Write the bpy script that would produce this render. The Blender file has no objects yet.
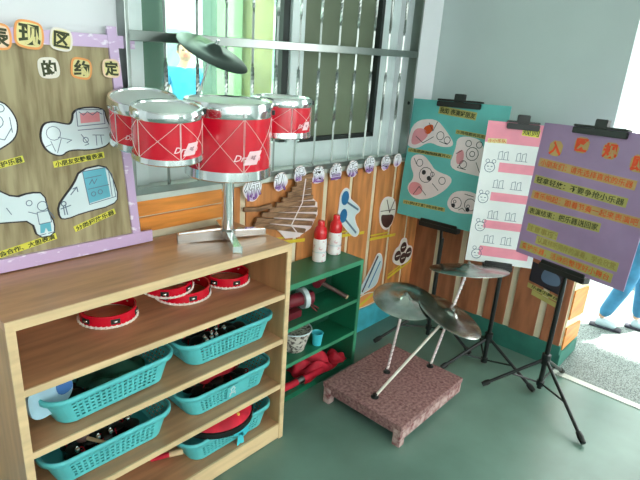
import bpy, bmesh, math, random
from mathutils import Vector, Matrix
random.seed(7)
PI=math.pi
scn=bpy.context.scene
COL=scn.collection
def V(*a): return Vector(a)

# ------------------------------------------------------------------ materials
def lin(c):
    return tuple(((x/255)/12.92 if x/255<=.04045 else ((x/255+.055)/1.055)**2.4) for x in c)
MATS={}
def mat(name,rgb,rough=.6,metal=0,noise=.08,scale=8,stretch=(1,1,1),bump=0,rgb2=None,coat=0,detail=4,thr=None,spec=.5):
    if name in MATS: return MATS[name]
    m=bpy.data.materials.new(name); m.use_nodes=True
    nt=m.node_tree; b=nt.nodes['Principled BSDF']
    b.inputs['Roughness'].default_value=rough; b.inputs['Metallic'].default_value=metal
    b.inputs['Specular IOR Level'].default_value=spec
    if coat: b.inputs['Coat Weight'].default_value=coat; b.inputs['Coat Roughness'].default_value=.12
    tc=nt.nodes.new('ShaderNodeTexCoord'); mp=nt.nodes.new('ShaderNodeMapping')
    mp.inputs['Scale'].default_value=stretch
    nz=nt.nodes.new('ShaderNodeTexNoise'); nz.inputs['Scale'].default_value=scale; nz.inputs['Detail'].default_value=detail
    nt.links.new(tc.outputs['Object'],mp.inputs['Vector']); nt.links.new(mp.outputs['Vector'],nz.inputs['Vector'])
    cr=nt.nodes.new('ShaderNodeValToRGB')
    c=lin(rgb)
    if rgb2 is None:
        a=tuple(x*(1-noise*2) for x in c); d=tuple(min(1,x*(1+noise*2)) for x in c)
    else: a=lin(rgb2); d=c
    lo,hi=thr or (.35,.65)
    cr.color_ramp.elements[0].position=lo; cr.color_ramp.elements[0].color=(*a,1)
    cr.color_ramp.elements[1].position=hi; cr.color_ramp.elements[1].color=(*d,1)
    nt.links.new(nz.outputs['Fac'],cr.inputs['Fac']); nt.links.new(cr.outputs['Color'],b.inputs['Base Color'])
    if bump:
        bp=nt.nodes.new('ShaderNodeBump'); bp.inputs['Strength'].default_value=bump; bp.inputs['Distance'].default_value=.01
        nt.links.new(nz.outputs['Fac'],bp.inputs['Height']); nt.links.new(bp.outputs['Normal'],b.inputs['Normal'])
    MATS[name]=m; return m
def glassmat(name,rgb,alpha):
    m=bpy.data.materials.new(name); m.use_nodes=True; nt=m.node_tree
    b=nt.nodes['Principled BSDF']; out=nt.nodes['Material Output']
    b.inputs['Base Color'].default_value=(*lin(rgb),1); b.inputs['Roughness'].default_value=.08
    t=nt.nodes.new('ShaderNodeBsdfTransparent'); t.inputs['Color'].default_value=(*[.5+.5*x for x in lin(rgb)],1)
    mx=nt.nodes.new('ShaderNodeMixShader'); mx.inputs['Fac'].default_value=alpha
    nt.links.new(t.outputs[0],mx.inputs[1]); nt.links.new(b.outputs[0],mx.inputs[2]); nt.links.new(mx.outputs[0],out.inputs['Surface'])
    return m
def gradmat(name,bot,top,z0,z1,rough=.5):
    # printed two-colour lettering (the print itself goes from one colour to the other)
    m=bpy.data.materials.new(name); m.use_nodes=True; nt=m.node_tree; b=nt.nodes['Principled BSDF']
    b.inputs['Roughness'].default_value=rough
    tc=nt.nodes.new('ShaderNodeTexCoord'); sp=nt.nodes.new('ShaderNodeSeparateXYZ'); mr=nt.nodes.new('ShaderNodeMapRange')
    mr.inputs['From Min'].default_value=z0; mr.inputs['From Max'].default_value=z1
    cr=nt.nodes.new('ShaderNodeValToRGB'); cr.color_ramp.elements[0].color=(*lin(bot),1); cr.color_ramp.elements[1].color=(*lin(top),1)
    nt.links.new(tc.outputs['Object'],sp.inputs[0]); nt.links.new(sp.outputs['Z'],mr.inputs['Value'])
    nt.links.new(mr.outputs['Result'],cr.inputs['Fac']); nt.links.new(cr.outputs['Color'],b.inputs['Base Color'])
    return m

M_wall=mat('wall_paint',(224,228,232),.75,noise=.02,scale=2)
M_wall_dim=mat('wall_paint_dimmed',(186,200,198),.75,noise=.02,scale=2)  # wall paint darkened: the right wall's weaker light is put into the colour
M_white=mat('white_paint',(235,238,236),.6,noise=.02)
M_ceil=mat('ceiling_paint',(235,235,230),.8,noise=.01)
M_floor=mat('green_floor',(104,134,122),.34,noise=.07,scale=3,detail=6)
M_corr=mat('speckled_terrazzo',(140,152,148),.6,rgb2=(66,78,76),scale=150,thr=(.38,.6))
M_strip=mat('pale_threshold',(200,205,195),.5,noise=.05)
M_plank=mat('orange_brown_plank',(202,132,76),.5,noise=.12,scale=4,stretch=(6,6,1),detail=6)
M_plankh=mat('orange_plank_lying',(222,140,58),.45,noise=.12,scale=4,stretch=(1,6,8),detail=6)
M_cream=mat('cream_batten',(226,214,184),.6,noise=.05)
M_teal=mat('teal_skirting',(52,118,104),.5,noise=.08)
M_cyan=mat('light_blue_skirting',(70,178,196),.5,noise=.08,scale=12)
M_tan=mat('tan_beech_board',(190,140,102),.4,noise=.09,scale=3,stretch=(1.2,9,9),coat=.25,detail=6)
M_tanside=mat('tan_beech_side',(176,134,90),.45,noise=.08,scale=3,stretch=(9,9,1.2),detail=6)
M_lip=mat('pale_edge_band',(222,192,148),.45,noise=.06,scale=4,stretch=(1,8,8))
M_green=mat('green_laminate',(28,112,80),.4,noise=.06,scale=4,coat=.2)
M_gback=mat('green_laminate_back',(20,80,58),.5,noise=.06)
M_glip=mat('green_edge_band',(66,150,112),.45,noise=.06)
M_chrome=mat('chrome',(225,228,228),.14,1,noise=.01)
M_steel=mat('galvanised_bar',(150,158,154),.3,1,noise=.04)
M_steeld=mat('worn_cymbal_steel',(182,188,182),.24,1,noise=.12,scale=14,bump=.15)
M_cymk=mat('dark_cymbal_bronze',(82,94,90),.28,1,noise=.08,scale=10)
M_head=mat('drum_skin',(196,204,200),.35,noise=.02)
M_red=mat('red_drum_shell',(214,10,42),.25,noise=.03,coat=.5)
M_cord=mat('white_cord',(240,225,225),.5,noise=.02)
M_logo=mat('pale_pink_print',(250,214,220),.4,noise=.01)
M_ink=mat('dark_ink',(40,36,44),.6,noise=.03)
M_black=mat('black_metal',(22,26,26),.35,noise=.05)
M_blackp=mat('black_plastic',(20,24,22),.45,noise=.05)
M_basket=mat('aqua_plastic',(92,196,200),.38,noise=.03)
M_alu=mat('white_frame_paint',(208,222,222),.4,noise=.02)
M_seal=mat('dark_rubber_seal',(34,42,40),.6,noise=.04)
M_screen=mat('green_grey_insect_screen',(106,118,96),.6,noise=.06,scale=3)
M_sill=mat('pale_sill_tile',(200,210,202),.35,noise=.05,scale=10)
M_board=mat('khaki_reed_paper',(172,160,124),.7,rgb2=(126,112,80),scale=7,stretch=(6,6,.7),detail=8,thr=(.3,.62))
M_pink=mat('lilac_foil_strip',(240,232,246),.3,rgb2=(202,174,212),scale=26,stretch=(1,1,2.2),coat=.4,thr=(.60,.68))
M_foil=mat('silver_foil_fleck',(245,240,250),.2,noise=.02,coat=.5)
M_paper=mat('laminated_white_paper',(214,230,234),.2,noise=.02,coat=.6)
M_yell=mat('yellow_label',(222,216,74),.5,noise=.04)
M_yelltape=mat('yellow_tape',(224,196,52),.4,noise=.06)
M_ora=mat('orange_paper',(238,160,88),.5,noise=.04)
M_cardw=mat('pale_card',(232,226,214),.5,noise=.03)
M_cardy=mat('pale_yellow_card',(226,216,150),.5,noise=.05)
M_cardp=mat('pale_pink_card',(238,206,176),.5,noise=.05)
M_ginkd=mat('dark_olive_ink',(52,58,20),.6,noise=.05)
M_drawb=mat('blue_drawing',(96,176,196),.5,noise=.05)
M_drawr=mat('pink_drawing',(226,150,158),.5,noise=.05)
M_line=mat('blue_grey_line',(92,112,134),.5,noise=.05)
M_boardC=mat('teal_card',(98,184,180),.5,noise=.03)
M_boardB=mat('white_poster',(236,240,240),.45,noise=.02)
M_bandB=mat('pink_band',(244,150,170),.45,noise=.04)
M_boardA=mat('purple_card',(160,132,170),.5,noise=.03)
M_lab=mat('olive_yellow_label',(178,168,96),.5,noise=.05)
M_labo=mat('tan_orange_label',(188,154,96),.5,noise=.05)
M_oink=mat('orange_ink',(214,84,20),.5,noise=.05)
M_yink=mat('yellow_ink',(150,132,60),.5,noise=.05)
M_plat=mat('speckled_pink_stone',(172,132,128),.65,rgb2=(112,70,72),scale=75,thr=(.32,.66),bump=.12,detail=8)
M_plats=mat('chipped_pink_edge',(200,172,166),.7,rgb2=(122,50,56),scale=34,thr=(.32,.6),bump=.3,detail=8)
M_plastr=mat('red_cap_plastic',(226,30,40),.25,noise=.03,coat=.4)
M_label=mat('floral_label',(244,238,238),.4,rgb2=(224,140,150),scale=55,thr=(.3,.44))
M_fab=mat('red_cloth',(206,24,52),.7,noise=.12,scale=14)
M_maroon=mat('maroon_wood',(120,30,44),.4,noise=.1)
M_wood=mat('dark_handle_wood',(96,66,60),.5,noise=.1)
M_bamb=mat('brown_slat',(164,124,92),.5,rgb2=(110,78,54),scale=10,stretch=(2,2,12))
M_cut=mat('pinkish_white_card',(238,222,222),.5,noise=.03)
M_blue=mat('blue_print',(34,110,160),.5,noise=.06)
M_brownp=mat('dark_brown_print',(72,42,38),.5,noise=.08)
M_wov=mat('patterned_bowl',(222,216,206),.5,rgb2=(96,86,80),scale=60,thr=(.4,.52))
M_cyanp=mat('cyan_plastic',(70,200,215),.35,noise=.05)
M_skin=mat('skin',(214,168,142),.5,noise=.03)
M_hair=mat('dark_hair',(46,36,34),.6,noise=.1,scale=30)
M_shirt=mat('sky_blue_shirt',(44,170,222),.7,noise=.05)
M_jean=mat('blue_trousers',(60,130,170),.7,noise=.12,scale=10)
M_tee=mat('teal_blue_shirt',(60,150,190),.7,noise=.1)
M_shoe=mat('pale_grey_shoe',(186,206,214),.5,noise=.05)
M_sole=mat('dark_sole',(50,50,62),.6,noise=.05)
M_bldg=mat('pale_building',(168,180,174),.8,noise=.03,scale=1)
M_bwin=mat('building_window',(120,150,140),.3,noise=.08)
M_gcol=mat('pale_green_pillar',(160,196,150),.6,noise=.05)
M_ycol=mat('olive_yellow_pillar',(140,140,92),.6,noise=.08)
M_tcol=mat('dull_green_post',(96,124,112),.6,noise=.05)
M_hedge=mat('hedge_leaf',(74,92,62),.8,noise=.2,scale=30)
M_yard=mat('yard_paving',(110,118,110),.8,noise=.06)
M_bag=mat('pale_blue_bag',(176,214,232),.35,noise=.06,coat=.3)
M_bagb=mat('blue_print_bag',(70,120,186),.35,noise=.05)
M_darkgreen=mat('dark_green_cloth',(24,78,62),.7,noise=.2,scale=12)
M_lace=mat('white_scallop_trim',(240,232,222),.6,noise=.03)
M_gold=mat('gold_dot',(230,180,80),.4,noise=.05)
M_glass=glassmat('window_glass',(200,230,215),.10)
M_glassg=glassmat('greenish_glass',(110,140,126),.6)
M_lettergrad=gradmat('white_to_purple_print',(118,70,150),(236,236,246),.992,1.03)

# ------------------------------------------------------------------ helpers
WO={}
def worg(o): return WO.get(o.name, Vector((0,0,0))) if o else Vector((0,0,0))
def tag(o,label=None,cat=None,group=None,kind=None):
    if label: o['label']=label
    if cat: o['category']=cat
    if group: o['group']=group
    if kind: o['kind']=kind
    return o
def thing(name,label,cat,loc=(0,0,0),group=None):
    o=bpy.data.objects.new(name,None); COL.objects.link(o); o.location=loc; o.empty_display_size=.05
    WO[o.name]=Vector(loc); return tag(o,label,cat,group)
class MB:
    def __init__(s): s.bm=bmesh.new()
    def box(s,x0,x1,y0,y1,z0,z1,bev=0,M=None,seg=2):
        r=bmesh.ops.create_cube(s.bm,size=1)
        vs=r['verts']
        for v in vs:
            v.co=Vector(((x0+x1)/2+v.co.x*(x1-x0),(y0+y1)/2+v.co.y*(y1-y0),(z0+z1)/2+v.co.z*(z1-z0)))
        if bev:
            es=list({e for v in vs for e in v.link_edges})
            rr=bmesh.ops.bevel(s.bm,geom=es,offset=bev,segments=seg,affect='EDGES',profile=.6)
            vs=list({v for f in rr['faces'] for v in f.verts}|{v for v in vs if v.is_valid})
        if M: 
            for v in vs: v.co=M@v.co
        return s
    def tube(s,pts,r,n=10,cap=True,r2=None):
        pts=[Vector(p) for p in pts]; rs=r if isinstance(r,(list,tuple)) else [r]*len(pts)
        rings=[]; ref=None
        for i,p in enumerate(pts):
            t=(pts[min(i+1,len(pts)-1)]-pts[max(i-1,0)]).normalized()
            if ref is None:
                ref=t.orthogonal().normalized()
            ref=(ref-t*ref.dot(t)).normalized(); b=t.cross(ref)
            rings.append([s.bm.verts.new(p+(ref*math.cos(a)+b*math.sin(a))*rs[i]) for a in [2*PI*k/n for k in range(n)]])
        for A,B in zip(rings,rings[1:]):
            for k in range(n): s.bm.faces.new((A[k],A[(k+1)%n],B[(k+1)%n],B[k]))
        if cap:
            s.bm.faces.new(rings[0][::-1]); s.bm.faces.new(rings[-1])
        return s
    def lathe(s,prof,c=(0,0,0),n=32,M=None,closed=False):
        # prof: list of (r,z)
        c=Vector(c); rings=[]
        for r,z in prof:
            if r<1e-6: rings.append([s.bm.verts.new(Vector((0,0,z)))])
            else: rings.append([s.bm.verts.new(Vector((r*math.cos(2*PI*k/n),r*math.sin(2*PI*k/n),z))) for k in range(n)])
        allv=[v for R in rings for v in R]
        pr=list(zip(rings,rings[1:]))
        if closed: pr.append((rings[-1],rings[0]))
        for A,B in pr:
            for k in range(n):
                a=A if len(A)>1 else None; b=B if len(B)>1 else None
                if a and b: s.bm.faces.new((A[k],A[(k+1)%n],B[(k+1)%n],B[k]))
                elif a: s.bm.faces.new((A[k],A[(k+1)%n],B[0]))
                elif b: s.bm.faces.new((A[0],B[(k+1)%n],B[k]))
        for v in allv:
            if M: v.co=M@v.co
            v.co=v.co+c
        return s
    def prism(s,poly,fr,w0,w1):
        # poly in frame coords (u,v); slab between w0 and w1 along normal
        A=[s.bm.verts.new(fr(u,v,w0)) for u,v in poly]; B=[s.bm.verts.new(fr(u,v,w1)) for u,v in poly]
        n=len(poly)
        s.bm.faces.new(A[::-1]); s.bm.faces.new(B)
        for k in range(n): s.bm.faces.new((A[k],A[(k+1)%n],B[(k+1)%n],B[k]))
        return s
    def line(s,pts,fr,w,wid,th=.0006):
        for (a,b) in zip(pts,pts[1:]):
            dx,dy=b[0]-a[0],b[1]-a[1]; L=math.hypot(dx,dy) or 1e-6
            nx,ny=-dy/L*wid/2,dx/L*wid/2; ex,ey=dx/L*wid/3,dy/L*wid/3
            s.prism([(a[0]-nx-ex,a[1]-ny-ey),(b[0]-nx+ex,b[1]-ny+ey),(b[0]+nx+ex,b[1]+ny+ey),(a[0]+nx-ex,a[1]+ny-ey)],fr,w,w+th)
        return s
    def build(s,name,m,parent=None,smooth=False,kind=None,origin=None):
        bmesh.ops.recalc_face_normals(s.bm,faces=s.bm.faces)
        me=bpy.data.meshes.new(name)
        root=parent
        off=worg(parent) if parent else Vector(origin or (0,0,0))
        if off.length>0: bmesh.ops.translate(s.bm,verts=s.bm.verts,vec=-off)
        s.bm.to_mesh(me); s.bm.free()
        me.materials.append(m)
        if smooth:
            for p in me.polygons: p.use_smooth=True
            try: me.set_sharp_from_angle(angle=math.radians(40))
            except Exception: pass
        o=bpy.data.objects.new(name,me); COL.objects.link(o)
        if parent: o.parent=parent; WO[o.name]=off
        else: o.location=off; WO[o.name]=off
        if kind: o['kind']=kind
        return o
def copy_tree(o,parent=None):
    c=o.copy(); COL.objects.link(c)
    if parent: c.parent=parent
    for ch in list(o.children): copy_tree(ch,c)
    return c
class Frame:
    def __init__(s,o,ux,uy):
        s.o=Vector(o); s.x=Vector(ux).normalized(); uy=Vector(uy); s.y=(uy-s.x*uy.dot(s.x)).normalized(); s.n=s.x.cross(s.y)
    def __call__(s,u,v,w=0): return s.o+s.x*u+s.y*v+s.n*w
    def sub(s,u,v,ang=0,w=0):
        c,sn=math.cos(ang),math.sin(ang)
        return Frame(s(u,v,w),s.x*c+s.y*sn,-s.x*sn+s.y*c)
def text(body,size,fr,w,m,parent,bold=0,name='lettering',shear=0,th=.0005,width=None,align='CENTER'):
    cu=bpy.data.curves.new('t','FONT'); cu.body=body; cu.size=size; cu.align_x=align; cu.align_y='CENTER'
    cu.offset=bold; cu.extrude=th/2; cu.resolution_u=2; cu.shear=shear
    ob=bpy.data.objects.new('t',cu); COL.objects.link(ob); bpy.context.view_layer.update()
    me=bpy.data.meshes.new_from_object(ob.evaluated_get(bpy.context.evaluated_depsgraph_get()))
    bpy.data.objects.remove(ob); bpy.data.curves.remove(cu)
    xs=[v.co.x for v in me.vertices] or [0]; ys=[v.co.y for v in me.vertices] or [0]
    k=1
    if width: k=width/max(1e-6,max(xs)-min(xs))
    cy=(max(ys)+min(ys))/2; cx=(max(xs)+min(xs))/2 if align=='CENTER' else min(xs)
    off=worg(parent)
    for v in me.vertices: v.co=fr((v.co.x-cx)*k,v.co.y-cy,w+v.co.z+th/2)-off
    me.name=name; me.materials.clear(); me.materials.append(m)
    o=bpy.data.objects.new(name,me); COL.objects.link(o)
    if parent: o.parent=parent; WO[o.name]=off
    return o
def smoothpoly(pts,it=2):
    for _ in range(it):
        q=[]
        for i,a in enumerate(pts):
            b=pts[(i+1)%len(pts)]
            q+= [(a[0]*.75+b[0]*.25,a[1]*.75+b[1]*.25),(a[0]*.25+b[0]*.75,a[1]*.25+b[1]*.75)]
        pts=q
    return pts
def ccw(p):
    a=sum(p[i][0]*p[(i+1)%len(p)][1]-p[(i+1)%len(p)][0]*p[i][1] for i in range(len(p)))
    return p if a>0 else p[::-1]
def inset(p,d):
    p=ccw(p); n=len(p); out=[]
    for i in range(n):
        a,b,c=p[i-1],p[i],p[(i+1)%n]
        t=(c[0]-a[0],c[1]-a[1]); L=math.hypot(*t) or 1
        out.append((b[0]-t[1]/L*d,b[1]+t[0]/L*d))
    return out
def circ(u,v,r,n=16,ry=None): return [(u+r*math.cos(2*PI*k/n),v+(ry or r)*math.sin(2*PI*k/n)) for k in range(n)]
def struct(name,mb,m): return mb.build(name,m,kind='structure')
def rotto(n):  # matrix rotating +Z onto n
    return Vector((0,0,1)).rotation_difference(Vector(n).normalized()).to_matrix().to_4x4()

# ------------------------------------------------------------------ setting
struct('floor',MB().box(-3,2.70,-4,1.64,-.05,0).box(2.70,2.78,.64,1.64,-.05,0).box(2.70,2.78,-4,-.55,-.05,0),M_floor)
struct('trim_1',MB().box(2.70,2.745,-.55,.64,-.05,.004),M_strip)
mbf=MB(); mbf.box(2.745,6.2,-6,1.88,-.06,-.002)
struct('floor_corridor',mbf,M_corr)
struct('ceiling',MB().box(-3,2.78,-4,1.64,2.9,3.0),M_ceil)
struct('ceiling_corridor',MB().box(2.78,4.62,-6,2.6,2.9,3.05),M_ceil)
# window wall with the opening
w=MB(); WX0,WX1,WZ0,WZ1=.86,2.5,1.04,2.4
w.box(-3,WX0,1.64,1.89,0,2.9); w.box(WX1,3.06,1.64,1.89,0,2.9); w.box(WX0,WX1,1.64,1.89,0,WZ0); w.box(WX0,WX1,1.64,1.89,WZ1,2.9)
struct('wall_window',w,M_wall)
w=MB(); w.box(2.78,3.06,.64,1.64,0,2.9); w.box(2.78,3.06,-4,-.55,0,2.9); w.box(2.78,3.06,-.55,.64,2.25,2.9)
struct('wall_right',w,M_wall_dim)
w=MB(); w.box(-3.2,-3,-4,1.64,0,2.9)
struct('wall_left',w,M_wall)
w=MB(); w.box(-3.2,3.06,-4.2,-4,0,.6); w.box(-3.2,3.06,-4.2,-4,2.75,2.9)  # unseen wall; openings added for chrome reflections and enlarged to brighten the room
for a,b in ((-3.2,-2.7),(-.9,-.5),(1.3,1.7),(2.75,3.06)): w.box(a,b,-4.2,-4,.6,2.75)
struct('wall_back',w,M_wall)
# wainscot on window wall
w=MB(); w.box(.2,2.78,1.628,1.64,.12,1.03)
struct('trim_2',w,M_cream)
w=MB()
sx=[1.34,1.66,1.86,2.06,2.262,2.46,2.645]
sw=[.034,.03,.036,.03,.036,.03,.026]
ed=[1.25]
for x,d in zip(sx,sw): ed+=[x-d/2,x+d/2]
ed.append(2.78)
for a,b in zip(ed[::2],ed[1::2]): w.box(a,b,1.618,1.628,.13,1.005,bev=.003)
struct('trim_3',w,M_plank)
w=MB()
w.box(.2,1.245,1.618,1.628,.955,1.028,bev=.003); w.box(.2,1.245,1.616,1.628,.895,.95,bev=.003)
struct('trim_4',w,M_plankh)
struct('baseboard_window',MB().box(.2,2.77,1.612,1.64,0,.15,bev=.003),M_cyan)
struct('baseboard_right',MB().box(2.765,2.79,.63,1.612,0,.135,bev=.003),M_teal)
struct('baseboard_end',MB().box(2.765,3.07,.622,.64,0,.085,bev=.003),M_teal)
# wainscot on right wall
struct('trim_5',MB().box(2.772,2.78,.64,1.64,.135,1.0),M_cream)
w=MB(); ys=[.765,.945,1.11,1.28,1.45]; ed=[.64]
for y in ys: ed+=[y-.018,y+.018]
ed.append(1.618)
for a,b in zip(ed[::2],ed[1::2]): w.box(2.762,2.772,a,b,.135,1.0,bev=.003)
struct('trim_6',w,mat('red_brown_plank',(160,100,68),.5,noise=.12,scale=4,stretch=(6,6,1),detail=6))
# end face of the right wall
struct('trim_7',MB().box(2.78,3.06,.632,.64,.1,1.0),M_cream)
w=MB()
fe=Frame((2.78,.632,0),(1,0,0),(0,0,1))
for a,b in ((.10,.245),(.285,.465),(.505,.68),(.72,.99)):
    w.prism([(0.004,a+.01),(.276,a-.035 if a>.2 else a),(.276,b-.045),(0.004,b)],fe,0,.008)
struct('trim_8',w,M_plankh)
# corridor outer parapet
struct('wall_corridor',MB().box(4.9,5.05,-6,3,-.06,1.0),M_white)

# window
w=MB()
FY0,FY1=1.73,1.79
w.box(.86,.965,FY0-.02,FY1,1.04,2.4,bev=.004); w.box(2.35,2.5,FY0,FY1,1.04,2.4,bev=.004)
w.box(.965,2.35,FY0,FY1,1.04,1.155,bev=.004); w.box(.965,2.35,FY0,FY1,2.3,2.4,bev=.004)
w.box(1.675,1.755,FY0-.015,FY1,1.155,2.3,bev=.004)
struct('window_1',w,M_alu)
w=MB(); w.box(1.635,1.672,FY0,FY1-.01,1.155,2.3); w.box(1.755,1.768,FY0+.01,FY1-.01,1.155,2.3); w.box(2.325,2.35,FY0-.004,FY1-.01,1.155,2.3); w.box(1.755,2.35,FY0-.004,FY1-.01,1.148,1.168)
struct('window_2',w,M_seal)
struct('window_3',MB().box(1.768,2.325,1.758,1.762,1.165,2.3),M_screen)
struct('window_4',MB().box(.965,1.635,1.775,1.779,1.155,2.3),M_glass)
struct('window_5',MB().box(.965,1.075,1.745,1.755,1.155,2.3),M_glassg)
struct('trim_9',MB().box(.84,2.5,1.607,1.735,1.012,1.042,bev=.006),M_sill)
# added light openings in the unseen back wall stay plain, without frames
# ------------------------------------------------------------------ security grille
g=thing('window_grille','silver steel burglar bars with twisted uprights across the window','window grille',(1.66,1.6,1.045))
def twistbar(x,y,z0,z1,r=.0065):
    m=MB(); n=90; rings=[]
    for i in range(n+1):
        z=z0+(z1-z0)*i/n
        ph=(z*1.0)%.42
        tw=1 if ph<.22 else 0
        a0=z*95 if tw else 0
        rr=r*1.12 if tw else r*.9
        rings.append([m.bm.verts.new((x+rr*math.cos(a0+k*PI/2),y+rr*math.sin(a0+k*PI/2),z)) for k in range(4)])
    for A,B in zip(rings,rings[1:]):
        for k in range(4): m.bm.faces.new((A[k],A[(k+1)%4],B[(k+1)%4],B[k]))
    m.bm.faces.new(rings[0][::-1]); m.bm.faces.new(rings[-1]); return m
for k in range(12): twistbar(.981+.1255*k,1.6,1.05,2.42).build('bar',M_steel,g,smooth=True)
m=MB(); m.box(.845,2.5,1.588,1.597,1.555,1.587,bev=.002)
for v in m.bm.verts: v.co.z+=(v.co.x-1.67)*.024
m.build('rail',M_steel,g)
for z,d in ((2.2,.016),(1.052,.012)):
    MB().box(.845,2.5,1.588,1.597,z-d,z+d,bev=.002).build('rail',M_steel,g)
MB().box(2.488,2.502,1.588,1.64,1.02,2.42,bev=.002).build('side_post',M_steel,g)
MB().box(.838,.852,1.588,1.64,1.042,2.42,bev=.002).build('side_post',M_steel,g)
m=MB(); m.lathe([(0,0),(.01,0),(.008,.006),(0,.008)],M=Matrix.Rotation(PI/2,4,'X'),c=(2.47,1.597,1.34),n=12); m.build('bolt',M_black,g)

# ------------------------------------------------------------------ outside the window
struct('ground_yard',MB().box(-8,16,1.9,20,-.12,-.06),M_yard)
b=thing('school_building','pale building across the yard seen through the open left window','building',(7,15,0))
MB().box(-2,20,15,17,0,9).build('wall',M_bldg,b)
for i in range(9):
    for j in range(3):
        MB().box(1+i*2,2.1+i*2,14.94,15.0,.9+j*2.6,2.3+j*2.6,bev=.02).build('window',M_bwin,b)
def pillar(x0,x1,y,m,label,nm='pillar',z=3.2,d=.12):
    p=thing(nm,label,'pillar',((x0+x1)/2,y,-.06)); 
    MB().box(x0,x1,y,y+d,-.06,z,bev=.01).build('shaft',m,p); MB().box(x0-.02,x1+.02,y-.02,y+d+.02,-.06,.1,bev=.01).build('base',m,p)
pillar(2.53,2.74,3.0,M_ycol,'olive yellow pillar outside, just left of the dark window mullion')
pillar(2.36,2.50,3.06,M_gcol,'light green pillar outside, left beside the olive yellow one')
pillar(2.55,2.64,3.5,M_tcol,'narrow dull green post outside, between two bars above the cymbal','post')
pillar(1.83,1.99,3.3,M_tcol,'dull green post outside at the left edge of the window','post')
# hedge
h=MB()
for i in range(420):
    c=V(random.uniform(1.6,4.2),random.uniform(4.0,4.5),random.uniform(0,1.06))
    r=random.uniform(.07,.13)
    bmesh.ops.create_icosphere(h.bm,subdivisions=1,radius=r,matrix=Matrix.Translation(c)@Matrix.Rotation(random.random()*3,4,'X'))
h.box(1.7,4.1,4.1,4.4,-.06,.98)
h=h.build('hedge',M_hedge,origin=(2.9,4.25,-.06)); tag(h,'low clipped dark green hedge in the yard beyond the window','hedge')

# ------------------------------------------------------------------ people
def skin(verts,edges,rad,sub=1):
    me=bpy.data.meshes.new('s'); me.from_pydata([Vector(v) for v in verts],edges,[])
    o=bpy.data.objects.new('s',me); COL.objects.link(o)
    md=o.modifiers.new('k','SKIN'); md.use_smooth_shade=True
    for i,r in enumerate(rad):
        sv=me.skin_vertices[0].data[i]; sv.radius=(r,r) if not isinstance(r,tuple) else r; sv.use_root=(i==0)
    sm=o.modifiers.new('u','SUBSURF'); sm.levels=sub; sm.render_levels=sub
    bpy.context.view_layer.update()
    r=bpy.data.meshes.new_from_object(o.evaluated_get(bpy.context.evaluated_depsgraph_get()))
    bpy.data.objects.remove(o); return r
def addmesh(me,name,m,parent):
    me.materials.clear(); me.materials.append(m); me.name=name
    for p in me.polygons: p.use_smooth=True; p.material_index=0
    o=bpy.data.objects.new(name,me); COL.objects.link(o)
    if parent: o.parent=parent
    return o
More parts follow.
